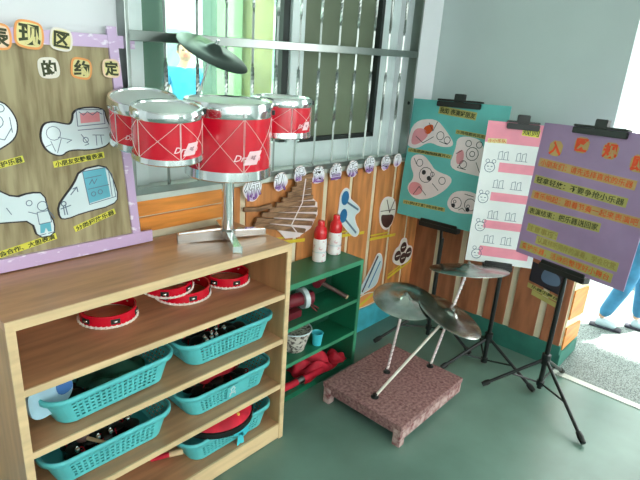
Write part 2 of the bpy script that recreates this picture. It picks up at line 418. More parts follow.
def person(loc,rz,H,label,stride,shirt,pants,shoe,armsfwd=0,bob=False):
    k=H/1.7
    t=thing('person',label,'person',loc); t.rotation_euler=(0,0,rz)
    # faces -Y in local space
    s=stride
    P=[(0,0,.95),(0,.01,1.12),(0,.02,1.30),(0,.01,1.43),(0,0,1.52),(0,-.01,1.60)]
    R_=[(.095,.075),(.105,.08),(.13,.085),(.075,.065),(.05,.05),(.05,.05)]
    E_=[(0,1),(1,2),(2,3),(3,4),(4,5)]
    def add(p,r,frm): P.append(p); R_.append((r,r)); E_.append((frm,len(P)-1)); return len(P)-1
    for sgn in (-1,1):
        f=s*sgn
        hip=add((sgn*.085,0,.84),.062,0); kn=add((sgn*.10,-f*.5-.03,.48),.058,hip); an=add((sgn*.10,-f+.03,.09),.038,kn)
        sh=add((sgn*.175,.02,1.38),.05,2); el=add((sgn*.24,.03-armsfwd*.12,1.10),.038,sh); 
        wr=add((sgn*(.25-armsfwd*.1),-.03-armsfwd*.28,.88+armsfwd*.22),.026,el)
        hd=add((sgn*(.25-armsfwd*.12),-.06-armsfwd*.34,.80+armsfwd*.24),.034,wr)
        for q in range(4):
            add((sgn*(.25-armsfwd*.12)+(q-1.5)*.016,-.075-armsfwd*.40,.735+armsfwd*.25-(.01 if q in(0,3) else 0)),.009,hd)
        add((sgn*(.21-armsfwd*.12),-.10-armsfwd*.34,.79+armsfwd*.25),.010,wr)
    P=[Vector(p)*k for p in P]; R_=[(a*k,b*k) for a,b in R_]
    me=skin(P,E_,R_,1)
    # head joined in the same mesh
    bm=bmesh.new(); bm.from_mesh(me)
    hm=Matrix.Translation(Vector((0,-.015,1.60))*k)@Matrix.Diagonal((.078*k,.095*k,.115*k,1))
    bmesh.ops.create_uvsphere(bm,u_segments=20,v_segments=14,radius=1,matrix=hm)
    bmesh.ops.create_icosphere(bm,subdivisions=2,radius=.016*k,matrix=Matrix.Translation(Vector((0,-.112,1.585))*k))
    for sg in(-1,1): bmesh.ops.create_icosphere(bm,subdivisions=1,radius=.02*k,matrix=Matrix.Translation(Vector((sg*.078,0,1.59))*k))
    bm.to_mesh(me); bm.free()
    addmesh(me,'body',M_skin,t)
    # eyes
    for sg in(-1,1):
        e=MB(); bmesh.ops.create_icosphere(e.bm,subdivisions=1,radius=.012*k,matrix=Matrix.Translation(Vector((sg*.03,-.098,1.61))*k)); 
        me2=bpy.data.meshes.new('eye'); e.bm.to_mesh(me2); e.bm.free(); addmesh(me2,'eye',M_ink,t)
    e=MB(); e.box(-.022*k,.022*k,-.108*k,-.095*k,1.545*k,1.552*k); me2=bpy.data.meshes.new('mouth'); e.bm.to_mesh(me2); e.bm.free(); addmesh(me2,'mouth',M_fab,t)
    # hair
    bm=bmesh.new(); bmesh.ops.create_uvsphere(bm,u_segments=24,v_segments=16,radius=1,matrix=Matrix.Translation(Vector((0,.008,1.625))*k)@Matrix.Diagonal((.09*k,.102*k,.108*k,1)))
    dl=[v for v in bm.verts if (v.co.y<-.045*k and v.co.z<1.66*k) or v.co.z<(1.5 if bob else 1.56)*k]
    bmesh.ops.delete(bm,geom=dl,context='VERTS'); me2=bpy.data.meshes.new('hair'); bm.to_mesh(me2); bm.free(); addmesh(me2,'hair',M_hair,t)
    # shirt
    sp=[(0,.01,1.12),(0,0,.88),(0,.02,1.30),(0,.015,1.42)]; sr=[(.145,.118),(.165,.135),(.16,.118),(.085,.075)]; se=[(0,1),(0,2),(2,3)]
    for sgn in(-1,1):
        sp+=[(sgn*.18,.02,1.38),(sgn*.225,.03-armsfwd*.08,1.20)]; sr+=[(.062,.062),(.058,.058)]
        n=len(sp); se+=[(2,n-2),(n-2,n-1)]
    addmesh(skin([Vector(p)*k for p in sp],se,[(a*k,b*k) for a,b in sr],2),'shirt',shirt,t)
    pp=[(0,0,.90),(0,.005,1.03)]; pr=[(.125,.11),(.125,.105)]; pe=[(0,1)]
    for sgn in(-1,1):
        f=s*sgn; pp+=[(sgn*.085,0,.80),(sgn*.10,-f*.5-.03,.48),(sgn*.10,-f+.02,.11)]; pr+=[(.10,.10),(.08,.08),(.062,.062)]; n=len(pp)
        pe+=[(0,n-3),(n-3,n-2),(n-2,n-1)]
    addmesh(skin([Vector(p)*k for p in pp],pe,[(a*k,b*k) for a,b in pr]),'trousers',pants,t)
    for sgn in(-1,1):
        f=s*sgn; y=-f
        so=addmesh(skin([Vector(p)*k for p in [(sgn*.10,y+.07,.05),(sgn*.10,y-.03,.055),(sgn*.105,y-.13,.04)]],[(0,1),(1,2)],[(.042*k,.045*k),(.045*k,.046*k),(.042*k,.032*k)]),'shoe',shoe,t)
        e=MB(); e.box((sgn*.10-.045)*k,(sgn*.10+.048)*k,(y-.175)*k,(y+.11)*k,0,.022*k,bev=.01*k); me2=bpy.data.meshes.new('sole'); e.bm.to_mesh(me2); e.bm.free(); addmesh(me2,'sole',M_sole,so)
    return t
person((3.62,.51,-.002),.15,1.12,'small person in blue trousers and teal top walking past the open doorway',.15,M_tee,M_jean,M_shoe)
person((3.60,5.45,-.06),-.5,1.72,'person in a bright blue shirt standing outside beyond the left window pane',.03,M_shirt,M_jean,M_shoe,armsfwd=.5)

# ------------------------------------------------------------------ tan shelf
SX0,SX1,SY0,SY1=.32,1.28,1.263,1.612
s=thing('toy_shelf','low tan wooden four-tier open shelf under the red drum kit','shelf',((SX0+SX1)/2,(SY0+SY1)/2,0))
MB().box(SX0,SX1,SY0+.002,SY1,.843,.87,bev=.002).build('top_board',M_tan,s)
for z in (.67,.475,.267): 
    MB().box(SX0+.022,SX1-.022,SY0+.006,SY1-.012,z-.018,z,bev=.001).build('shelf_board',M_tan,s)
    MB().box(SX0+.022,SX1-.022,SY0,SY0+.006,z-.02,z+.001,bev=.001).build('edge_band',M_lip,s)
MB().box(SX0+.022,SX1-.022,SY0+.006,SY1-.012,.055,.073,bev=.001).build('bottom_board',M_tan,s)
MB().box(SX0+.022,SX1-.022,SY0,SY0+.008,.004,.074,bev=.001).build('plinth',M_lip,s)
MB().box(SX0,SX1,SY0-.003,SY0+.002,.843,.871,bev=.001).build('edge_band',M_lip,s)
for x in (SX0,SX1-.022):
    MB().box(x,x+.022,SY0+.004,SY1,0,.843,bev=.001).build('side_panel',M_tanside,s)
    MB().box(x,x+.022,SY0-.003,SY0+.004,0,.843,bev=.001).build('edge_band',M_lip,s)
MB().box(SX0+.022,SX1-.022,SY1-.012,SY1,.02,.843).build('back_panel',M_tan,s)

# ------------------------------------------------------------------ green shelf
GX0,GX1,GY0,GY1=1.30,1.955,1.42,1.61
s=thing('toy_shelf','small green open shelf between the tan shelf and the pink platform','shelf',((GX0+GX1)/2,(GY0+GY1)/2,0))
MB().box(GX0,GX1,GY0,GY1,.577,.6,bev=.002).build('top_board',M_green,s)
MB().box(GX0,GX1,GY0-.004,GY0,.575,.6,bev=.001).build('edge_band',M_glip,s)
for z in (.385,.20):
    MB().box(GX0+.02,GX1-.02,GY0+.004,GY1-.01,z-.017,z,bev=.001).build('shelf_board',M_green,s)
    MB().box(GX0+.02,GX1-.02,GY0,GY0+.004,z-.018,z,bev=.001).build('edge_band',M_glip,s)
MB().box(GX0+.02,GX1-.02,GY0,GY1-.01,.0,.03,bev=.001).build('bottom_board',M_green,s)
for x in (GX0,GX1-.02):
    MB().box(x,x+.02,GY0+.002,GY1,0,.577,bev=.001).build('side_panel',M_green,s)
    MB().box(x,x+.02,GY0-.004,GY0+.002,0,.577,bev=.001).build('edge_band',M_glip,s)
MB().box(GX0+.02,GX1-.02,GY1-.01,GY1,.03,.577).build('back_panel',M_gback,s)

# ------------------------------------------------------------------ baskets
def rrect(w,d,r,n,fat=False):
    # sample rounded rectangle perimeter at n points, centred; returns (x,y,isStraight)
    segs=[]; hw,hd=w/2,d/2
    pts=[]
    L1,L2,La=w-2*r,d-2*r,PI*r/2
    tot=2*(L1+L2)+4*La
    for i in range(n):
        s_=tot*((i//2*2+(1.22 if i%2 else 0)) if fat else i)/n
        seq=[('x',L1,-1),('c',La,0),('y',L2,1),('c',La,1),('x',L1,1),('c',La,2),('y',L2,-1),('c',La,3)]
        for idx,(k,l,a) in enumerate(seq):
            if s_<=l or idx==7: break
            s_-=l
        if idx==0: pts.append((-hw+r+s_,-hd,True))
        elif idx==2: pts.append((hw,-hd+r+s_,True))
        elif idx==4: pts.append((hw-r-s_,hd,True))
        elif idx==6: pts.append((-hw,hd-r-s_,True))
        else:
            c=[(hw-r,-hd+r,-PI/2),(hw-r,hd-r,0),(-hw+r,hd-r,PI/2),(-hw+r,-hd+r,PI)][(idx-1)//2]
            a=c[2]+s_/r; pts.append((c[0]+r*math.cos(a),c[1]+r*math.sin(a),False))
    return pts
def basket_mesh(W=.43,D=.262,Hh=.094,w0=.345,d0=.222,plate=False):
    N=132; rows=13
    bot=rrect(w0,d0,.045,N,True); top=rrect(W-.02,D-.02,.055,N,True)
    bm=bmesh.new(); grid=[]
    for j in range(rows+1):
        f=(j//2*2+(.92 if j%2 else 0))/rows; f=min(f,1); grid.append([bm.verts.new((bot[i][0]*(1-f)+top[i][0]*f,bot[i][1]*(1-f)+top[i][1]*f,.004+f*(Hh-.012))) for i in range(N)])
    for j in range(rows):
        for i in range(N):
            k=(i+1)%N
            stra=bot[i][2] and bot[k][2]
            hole=stra and 2<=j<=11 and j%2==0 and i%2==0
            if hole and plate and 16<i<25 and bot[i][1]<0: hole=False
            if not hole: bm.faces.new((grid[j][i],grid[j][k],grid[j+1][k],grid[j+1][i]))
    # bottom grid
    bm.faces.new(grid[0][::-1])
    bmesh.ops.recalc_face_normals(bm,faces=bm.faces)
    bmesh.ops.solidify(bm,geom=bm.faces[:],thickness=.0022)
    me=bpy.data.meshes.new('basket_body'); bm.to_mesh(me); bm.free(); me.materials.append(M_basket)
    return me
def basket_rim(W=.43,D=.262,Hh=.094):
    bm=bmesh.new(); P=rrect(W-.02,D-.02,.055,100); Q=rrect(W,D,.065,100)
    prof=[(0,-.008),(.0,0),(.5,.004),(1,.0),(1,-.014),(.8,-.014),(.75,-.004),(.2,-.004)]
    rings=[]
    for (px,py,_),(qx,qy,_) in zip(P,Q):
        rings.append([bm.verts.new((px*(1-f)+qx*f,py*(1-f)+qy*f,Hh+z)) for f,z in prof])
    n=len(rings)
    for i in range(n):
        A,B=rings[i],rings[(i+1)%n]
        for k in range(len(prof)): bm.faces.new((A[k],B[k],B[(k+1)%len(prof)],A[(k+1)%len(prof)]))
    bmesh.ops.recalc_face_normals(bm,faces=bm.faces)
    me=bpy.data.meshes.new('rim'); bm.to_mesh(me); bm.free(); me.materials.append(M_basket)
    for p in me.polygons: p.use_smooth=True
    return me
bk=None
bm_plain=basket_mesh(); bm_plate=basket_mesh(plate=True); rimm=basket_rim()
def basket(x,y,z,rz,label,plate=False):
    t=thing('plastic_basket',label,'basket',(x,y,z),'aqua baskets on the tan shelf'); t.rotation_euler=(0,0,rz)
    o=bpy.data.objects.new('basket_body',bm_plate if plate else bm_plain); COL.objects.link(o); o.parent=t
    r=bpy.data.objects.new('rim',rimm); COL.objects.link(r); r.parent=t
    if plate:
        fr=Frame((.0,-.118,.045),(1,0,0),(0,-.012,.080))
        m=MB(); m.prism([(-.026,-.03),(.026,-.03),(.026,.026),(-.026,.026)],fr,.001,.003); pl=m.build('badge',M_basket,None)
        pl.parent=t; m=MB()
        m.line([(-.012,-.02),(-.004,.0),(-.01,.012),(.002,.02),(.01,.01),(.004,0),(.014,-.018)],fr,.003,.004,.002); m.line([(-.012,-.008),(.014,-.008)],fr,.003,.003,.002)
        q=m.build('emblem',M_paper,None); q.parent=pl
    return t
basket(.605,1.428,.476,.05,'aqua basket holding dark green cloth and a pale bag, upper left on the tan shelf')
basket(1.052,1.43,.476,0,'aqua basket of black castanets with silver beads, upper right on the tan shelf')
basket(.592,1.432,.268,0,'aqua basket of dark castanets and bells, lower left on the tan shelf')
basket(1.048,1.43,.268,0,'aqua basket with a raised square badge on its front, middle right on the tan shelf',plate=True)
basket(1.048,1.42,.0735,0,'aqua basket under the red dotted drum, bottom right of the tan shelf')

# contents
def castanet(loc,rot,label,group,m=M_blackp):
    t=thing('castanet',label,'castanet',loc,group); t.rotation_euler=rot
    for sgn in (-1,1):
        mb=MB(); mb.lathe([(0,.011*sgn),(.014,.010*sgn),(.024,.006*sgn),(.028,.001*sgn),(.02,.0015*sgn),(0,.003*sgn)],n=20)
        o=mb.build('shell',m,None,smooth=True); o.parent=t
    mb=MB(); mb.lathe([(.008,-.002),(.011,0),(.008,.002),(.006,0)],c=(.03,0,0),n=12,M=Matrix.Rotation(PI/2,4,'X'),closed=True); o=mb.build('cord_loop',M_fab,None); o.parent=t
    return t
def layer(cx,cy,z,n,label,group,first,mats=(M_blackp,),hw=.12,hd=.06):
    for i in range(n):
        fx=-hw+2*hw*((i%5)+.5)/5; fy=-hd+2*hd*((i//5)%2+.5)/2
        p=(cx+fx+random.uniform(-.008,.008),cy+fy+random.uniform(-.008,.008),z+(i//10)*.026+random.uniform(0,.004))
        rot=(random.uniform(-.3,.3),random.uniform(-.3,.3),random.uniform(0,6))
        if first[0] is None or len(mats)>1: o=castanet(p,rot,label,group,random.choice(mats)); first[0]=o
        else:
            o=copy_tree(first[0]); o.location=p; o.rotation_euler=rot; o['label']=label; o['group']=group
P1=[None]
layer(1.052,1.43,.493,20,'black round castanet in the upper right aqua basket','castanets in the upper right basket',P1)
layer(.592,1.432,.285,20,'black round castanet in the lower left aqua basket','castanets in the lower left basket',P1)
layer(1.048,1.43,.285,20,'black round castanet in the badged middle right aqua basket','castanets in the badged basket',P1)
layer(.62,1.432,.493,10,'black round castanet in the upper left aqua basket','castanets in the upper left basket',P1)
def bell(p,label,group,src=[None]):
    if src[0] is None:
        t=thing('jingle_bell',label,'bell',p,group)
        mb=MB(); mb.lathe([(0,-.008),(.005,-.0065),(.008,-.001),(.0075,.004),(.004,.0075),(0,.008)],n=14); o=mb.build('bell_body',M_chrome,None,smooth=True); o.parent=t
        mb=MB(); mb.lathe([(.0015,-.001),(.003,0),(.0015,.001)],c=(0,0,.010),n=10,M=Matrix.Rotation(PI/2,4,'X'),closed=True); o=mb.build('loop',M_chrome,None); o.parent=t
        src[0]=t
    else:
        t=copy_tree(src[0]); t.location=p; t['label']=label; t['group']=group
for p in [(.965,1.37,.546),(.985,1.355,.547),(1.0,1.375,.548),(1.01,1.36,.546),(.96,1.35,.545),(1.06,1.38,.547),(1.03,1.39,.549)]:
    bell(p,'tiny silver bell on the castanets in the upper right aqua basket','silver bells in the upper right basket')
for p in [(.49,1.36,.338),(.56,1.37,.34),(.60,1.37,.34),(.67,1.39,.34)]:
    bell(p,'tiny silver bell among the castanets in the lower left aqua basket','silver bells in the lower left basket')
# maraca-like wooden items lower left basket
def cloth(name,c,size,m,label,cat,seed=0,parent=None):
    random.seed(seed); bm=bmesh.new(); n=22; sx,sy,sz=size; vs=[]
    ph=[random.uniform(0,6) for _ in range(8)]
    for j in range(n+1):
        for i in range(n+1):
            u,v=i/n*2-1,j/n*2-1
            e=max(0,1-(abs(u)**3+abs(v)**3))
            z=sz*(.25+.75*abs(math.sin(u*3.1+ph[0]+v*1.7)*math.cos(v*2.7+ph[1]+u)))*(e**.5)
            vs.append(bm.verts.new((c[0]+u*sx*(1+.08*math.sin(v*5+ph[2])),c[1]+v*sy*(1+.08*math.sin(u*5+ph[3])),c[2]+z+.002)))
    for j in range(n):
        for i in range(n): bm.faces.new((vs[j*(n+1)+i],vs[j*(n+1)+i+1],vs[(j+1)*(n+1)+i+1],vs[(j+1)*(n+1)+i]))
    bmesh.ops.recalc_face_normals(bm,faces=bm.faces)
    bmesh.ops.solidify(bm,geom=bm.faces[:],thickness=.002)
    mb=MB(); mb.bm.free(); mb.bm=bm; o=mb.build(name,m,None,smooth=True,origin=c); tag(o,label,cat); return o
cloth('folded_cloth',(.645,1.44,.51),(.105,.07,.045),M_darkgreen,'dark green crumpled cloth in the upper left aqua basket','cloth',3)
# pale bag poking out left
fr=Frame((.40,1.35,.535),(1,0.25,.1),(-.1,.15,1))
b=thing('plastic_bag','pale plastic bag with a blue patch at the left end of the upper left basket','bag',(.43,1.40,.50))
m=MB(); m.prism(smoothpoly([(-.03,-.02),(.05,-.025),(.10,.0),(.105,.05),(.06,.085),(-.02,.075),(-.035,.03)]),fr,0,.012); m.build('bag_body',M_bag,b)
m=MB(); m.prism(smoothpoly([(.05,.01),(.10,.01),(.10,.05),(.055,.06)]),fr,-.004,.016); m.build('blue_patch',M_bagb,b)
cloth('red_scarf',(1.06,1.45,.325),(.08,.05,.03),M_fab,'red cloth peeping from the badged aqua basket','cloth',5)
# maracas in lower-left basket
for (x,y,a,lb) in ((.52,1.40,.5,'dark wooden maraca lying left in the lower left aqua basket'),(.66,1.43,2.4,'dark wooden maraca lying right in the lower left aqua basket')):
    t=thing('maraca',lb,'maraca',(x,y,.345)); t.rotation_euler=(PI/2,0.1,a)
    mb=MB(); mb.lathe([(0,-.02),(.014,-.014),(.02,0),(.014,.016),(.007,.022)],n=18); o=mb.build('rattle_head',M_wood,None,smooth=True); o.parent=t
    mb=MB(); mb.tube([(0,0,.02),(0,0,.09)],.006); o=mb.build('handle',M_lip,None,smooth=True); o.parent=t

# tambourines
def tambourine(p,r,label,rot=(0,0,0),h=.042,dots=0):
    t=thing('tambourine',label,'tambourine',p,'red tambourines on the tan shelf'); t.rotation_euler=rot
    def pt(mb,nm,m,sm=True,par=None):
        o=mb.build(nm,m,None,smooth=sm); o.parent=par or t; return o
    mb=MB(); mb.lathe([(r,.003),(r,h),(r-.006,h),(r-.006,.003)],n=56,closed=True); hoop=pt(mb,'hoop',M_red)
    mb=MB()
    for k in range(36):
        a=2*PI*k/36; bmesh.ops.create_icosphere(mb.bm,subdivisions=1,radius=.0055,matrix=Matrix.Translation((math.cos(a)*(r+.001),math.sin(a)*(r+.001),.0055)))
    mb.lathe([(r+.001,.001),(r+.004,.003),(r+.001,.008),(r-.004,.008),(r-.004,.001)],n=56,closed=True)
    pt(mb,'lace_trim',M_lace)
    for k in range(6):
        a=2*PI*(k+.3)/6
        c=V(math.cos(a),math.sin(a),0)
        mb=MB(); M=Matrix.Translation(c*(r+.0005)+V(0,0,h*.55))@Matrix.Rotation(a,4,'Z')
        mb.box(-.002,.0015,-.014,.014,-.008,.008,M=M); pt(mb,'slot',M_blackp,False)
        mb=MB(); mb.lathe([(0,-.003),(.006,-.003),(.0075,-.001),(.0075,.001),(.006,.003),(0,.003)],n=14,c=c*(r-.001)+V(0,0,h*.55)); pt(mb,'jingle',M_chrome)
    return t
tambourine((.684,1.508,.6705),.090,'red tambourine with white lace rim lying at the left of the top shelf')
tambourine((.965,1.503,.6705),.098,'red tambourine flat under another in the middle of the top shelf')
tambourine((.905,1.507,.716),.088,'tilted red tambourine resting on top of the middle one',rot=(.05,-.08,.6),h=.036)
tambourine((1.165,1.50,.6705),.085,'red tambourine lying near the right end of the top shelf')

# red dotted drum in bottom basket
t=thing('hand_drum','flat red hand drum with gold dots and dark rim lying in the bottom right basket','drum',(1.030,1.400,.1775)); t.rotation_euler=(.0,0,0)
mb=MB(); mb.lathe([(0,.062),(.04,.060),(.08,.053),(.115,.042),(.138,.026),(.146,.016),(.146,-.006),(0,-.006)],n=56); o=mb.build('drum_skin',M_fab,None,smooth=True); o.parent=t; dk=o
mb=MB(); mb.lathe([(.144,.016),(.152,.014),(.152,-.009),(.144,-.009)],n=56,closed=True); o=mb.build('rim',M_blackp,None,smooth=True); o.parent=t
for k in range(14):
    a=2*PI*k/14; rr=.118 if k%2 else .075
    mb=MB(); zz=.040 if k%2 else .0545
    mb.lathe([(0,zz+.004),(.006,zz+.002),(.007,zz-.006)],c=(rr*math.cos(a),rr*math.sin(a),0),n=10); o=mb.build('gold_dot',M_gold,None); o.parent=dk
# cyan ribbon
t=thing('ribbon_bow','cyan ribbon hanging over the front of the bottom right basket','ribbon',(1.07,1.28,.11))
fr=Frame((1.065,1.283,.118),(1,0,0),(0,0,1))
mb=MB(); mb.prism(smoothpoly([(0,.02),(.035,.035),(.045,.0),(.02,-.02),(.0,0)]),fr,0,.004); mb.build('loop',M_cyanp,t)
mb=MB(); mb.prism(smoothpoly([(0,.02),(-.035,.03),(-.03,.005),(.0,0)]),fr,0,.004); mb.build('loop',M_cyanp,t)
mb=MB(); mb.prism([(-.008,.01),(.012,.01),(.02,-.05),(.0,-.04),(-.015,-.048)],fr,0.001,.004); mb.build('tail',M_cyanp,t)
# wooden clapper at the left of it
t=thing('wooden_clapper','red and pale wooden clapper lying left of the bottom right basket','clapper',(.80,1.41,.085))
mb=MB(); mb.tube([(.765,1.43,.086),(.825,1.395,.094)],.010); mb.build('handle',M_fab,t,smooth=True)
mb=MB(); mb.tube([(.823,1.3962,.094),(.866,1.372,.10)],[.011,.012],n=12); mb.build('tip',M_lip,t,smooth=True)

# ------------------------------------------------------------------ drum kit
K=thing('drum_kit','toy drum kit of four red drums and a cymbal on a chrome stand','drum kit',(1.12,1.44,.87))
def front(c,r):
    v=V(-c[0],-c[1],0).normalized(); return v
def drum(c,r,z0,z1,rim=.035,logo=True,logoang=.45,nl=6,lo_s=1,tilt=0):
    drum_tilt=tilt
    kids=[]
    zt=z1-rim; zb=z0+rim*.7
    mb=MB(); mb.lathe([(r,zb-.005),(r,zt+.005),(r-.006,zt+.005),(r-.006,zb-.005)],c=(c[0],c[1],0),n=64,closed=True)
    d=mb.build('drum',M_red,K,smooth=True)
    mb=MB(); mb.lathe([(r-.008,zt-.002),(r+.004,zt-.002),(r+.006,zt+.004),(r+.004,z1-.006),(r+.001,z1),(r-.006,z1-.001),(r-.009,z1-.008)],c=(c[0],c[1],0),n=64,closed=True); mb.build('top_rim',M_chrome,d,smooth=True)
    mb=MB(); mb.lathe([(0,z1-.010),(r-.02,z1-.009),(r-.007,z1-.006),(r-.007,z1-.012),(0,z1-.014)],c=(c[0],c[1],0),n=64); mb.build('drum_head',M_head,d,smooth=True)
    mb=MB(); mb.lathe([(r-.008,z0),(r+.003,z0),(r+.006,z0+.004),(r+.004,zb+.002),(r-.008,zb+.002)],c=(c[0],c[1],0),n=64,closed=True); mb.build('bottom_rim',M_chrome,d,smooth=True)
    mb=MB(); mb.lathe([(0,z0+.006),(r-.008,z0+.006),(r-.008,z0+.009),(0,z0+.009)],c=(c[0],c[1],0),n=48); mb.build('bottom_head',M_head,d,smooth=True)
    f=math.atan2(-c[1],-c[0])
    # lugs and crossing tension cords
    mb=MB()
    for k in range(nl):
        a0=f+.35+2*PI*k/nl; a1=a0+2*PI/nl
        def q(a,z): return V(c[0]+math.cos(a)*(r+.0018),c[1]+math.sin(a)*(r+.0018),z)
        mb.tube([q(a0-.012,zb),q(a0-.012,zt)],.0007,n=5); mb.tube([q(a0+.012,zb),q(a0+.012,zt)],.0007,n=5)
        for (za,zb_) in ((zb,zt),(zt,zb)):
            mb.tube([q(a0+(a1-a0)*j/8,za+(zb_-za)*j/8) for j in range(9)],.0006,n=5)
    mb.build('tension_cords',M_cord,d)
    for k in range(nl):
        a0=f+.35+2*PI*k/nl
        p=V(c[0]+math.cos(a0)*(r+.008),c[1]+math.sin(a0)*(r+.008),0)
        mb=MB(); mb.box(-.004,.004,-.006,.006,zt+.004,zt+.020,bev=.0015,M=Matrix.Translation(p)@Matrix.Rotation(a0,4,'Z')); mb.build('lug',M_blackp if k%2 else M_chrome,d)
    if logo:
        a=f+logoang; nrm=V(math.cos(a),math.sin(a),0); ux=V(-math.sin(a),math.cos(a),0)
        zc=(zb+zt)/2-(zt-zb)*.22
        class CylF:
            def __call__(s_,u,v,w=0):
                aa=a+u/r; return V(c[0]+math.cos(aa)*(r+.002+w),c[1]+math.sin(aa)*(r+.002+w),zc+v)
        cf=CylF(); q=lo_s
        mb=MB()
        for i in range(6):
            u0=-.020+.04*i/6; u1=u0+.04/6
            mb.prism([(q*(u0+.001),-.018*q),(q*(u1+.001),-.018*q),(q*(u1+.019),.018*q),(q*(u0+.019),.018*q)],cf,0,.0006)
        mb.build('logo_patch',M_logo,d)
        class SF(CylF):
            def __call__(s_,u,v,w=0): return cf(u-.006*q,v-.002*q,w)
        text('Dragon',.025*q,SF(),.001,M_logo,d,bold=.0003,shear=.4,name='logo_script',width=.078*q)
        class SG(CylF):
            def __call__(s_,u,v,w=0): return cf(u+.010*q,v+.001*q,w)
        text('ag',.017*q,SG(),.0018,mat('grey_pink_print',(180,130,140),.4,noise=.02),d,bold=.0003,shear=.4,name='logo_ink')
    if tilt:
        dv=V(-c[0],-c[1],0).normalized(); ax=V(0,0,1).cross(dv); cc=V(c[0],c[1],(z0+z1)/2)-worg(K)
        T=Matrix.Translation(cc)@Matrix.Rotation(math.radians(tilt),4,ax)@Matrix.Translation(-cc)
        for o in [d]+list(d.children): o.data.transform(T)
    return d
drum((1.12,1.44),.146,1.120,1.374,rim=.046,logoang=.50,lo_s=1.25,tilt=2)
drum((.800,1.305),.095,1.222,1.369,rim=.024,logoang=.60,lo_s=.95,nl=5,tilt=7)
drum((.832,1.49),.099,1.234,1.380,rim=.030,logoang=-.2,lo_s=.8,nl=5,tilt=13)
drum((1.395,1.468),.112,1.236,1.382,rim=.030,logoang=.9,lo_s=.8,nl=5,tilt=1)
# stand
mb=MB(); mb.tube([(1.12,1.44,.885),(1.12,1.44,1.128)],.022,n=24); pole=mb.build('pole',M_chrome,K,smooth=True)
mb=MB(); mb.lathe([(.0225,0),(.029,.004),(.029,.03),(.0225,.036)],c=(1.12,1.44,.878),n=20); mb.build('hub',M_chrome,pole,smooth=True)
for tx,ty in ((.957,1.512),(1.268,1.402),(1.042,1.285),(1.19,1.585)):
    d=(V(tx,ty,0)-V(1.12,1.44,0)); L=d.length; an=math.atan2(d.y,d.x)
    M=Matrix.Translation((1.12,1.44,.87))@Matrix.Rotation(an,4,'Z')
    mb=MB(); 
    r=bmesh.ops.create_cube(mb.bm,size=1)
    for v in r['verts']:
        x=L if v.co.x>0 else .01; hw=.013
        z=(.030 if v.co.x>0 else .040) if v.co.z>0 else (.002 if v.co.x>0 else .010)
        v.co=M@V(x,hw*(1 if v.co.y>0 else -1),z)
    bmesh.ops.bevel(mb.bm,geom=mb.bm.edges[:],offset=.003,segments=2,affect='EDGES')
    mb.build('foot',M_chrome,K,smooth=True)
# arms between drums
for a,b_ in (((1.0,1.41,1.215),(.88,1.34,1.245)),((.96,1.50,1.28),(.90,1.50,1.28)),((1.25,1.46,1.30),(1.31,1.47,1.30))):
    MB().tube([a,b_],.007,n=12).build('arm',M_chrome,K,smooth=True)
# clamp block and bolt hanging under the main drum's left
MB().box(.955,.985,1.40,1.43,1.175,1.215,bev=.004).build('clamp',M_blackp,K)
# cymbal
mb=MB(); mb.tube([(1.04,1.50,1.376),(1.055,1.462,1.49),(1.060,1.452,1.52)],.004,n=10); mb.build('cymbal_rod',M_chrome,K,smooth=True)
cyn=V(.14,-.451,.881)
def cymbal_mb(c,n,r,t=.0016):
    mb=MB(); mb.lathe([(.004,.026),(r*.12,.024),(r*.2,.014),(r*.25,.008),(r*.6,.004),(r*.97,-.003),(r,-.005),(r,-.005-t),(r*.96,-.004-t),(r*.6,.004-t),(r*.25,.008-t),(r*.2,.014-t),(r*.12,.024-t),(.004,.026-t)],c=c,n=64,M=rotto(n),closed=True); return mb
cy=cymbal_mb((1.065,1.45,1.522),cyn,.122).build('cymbal',M_cymk,K,smooth=True)
mb=MB(); mb.lathe([(0,.040),(.005,.040),(.006,.026),(0,.026)],c=(1.065,1.45,1.522),n=14,M=rotto(cyn)); mb.build('wing_nut',M_chrome,cy,smooth=True)

# ------------------------------------------------------------------ left board
LBF=Frame((0,1.597,1.2),(1,0,0),(0,.04,1))   # u = X, v = Z-1.2
def L(pts): return [(u,z-1.2) for u,z in pts]
B=thing('display_board','khaki reed-paper notice board framed in lilac foil leaning at left on the tan shelf','notice board',(.6,1.59,.87))
mb=MB(); mb.prism(L([(.305,.88),(.858,.893),(.808,1.535),(.305,1.52)]),LBF,-.010,0); mb.build('panel',M_board,B)
def strip(pts,m=M_pink,w0=0,w1=.007,nm='frame_strip'):
    mb=MB(); mb.prism(ccw(L(pts)),LBF,w0,w1); return mb.build(nm,m,B)
fs=strip([(.305,1.500),(.875,1.512),(.875,1.548),(.305,1.540)])
fs2=strip([(.822,.90),(.850,.90),(.816,1.572),(.786,1.572)],w0=.0,w1=.009)
fs3=strip([(.305,.874),(.892,.874),(.892,.914),(.305,.914)],w0=0,w1=.012)
def sticker(pts,m=M_paper,fr=LBF,par=B,base=0,edge=M_ink,th=.006,name='picture_card',it=2,e=.004):
    p=ccw(smoothpoly(pts,it))
    mb=MB(); mb.prism(p,fr,base,base+th); o=mb.build(name,edge,par)
    mb=MB(); mb.prism(inset(p,e),fr,base+th,base+th+.0008); mb.build('picture_face',m,o)
    return o
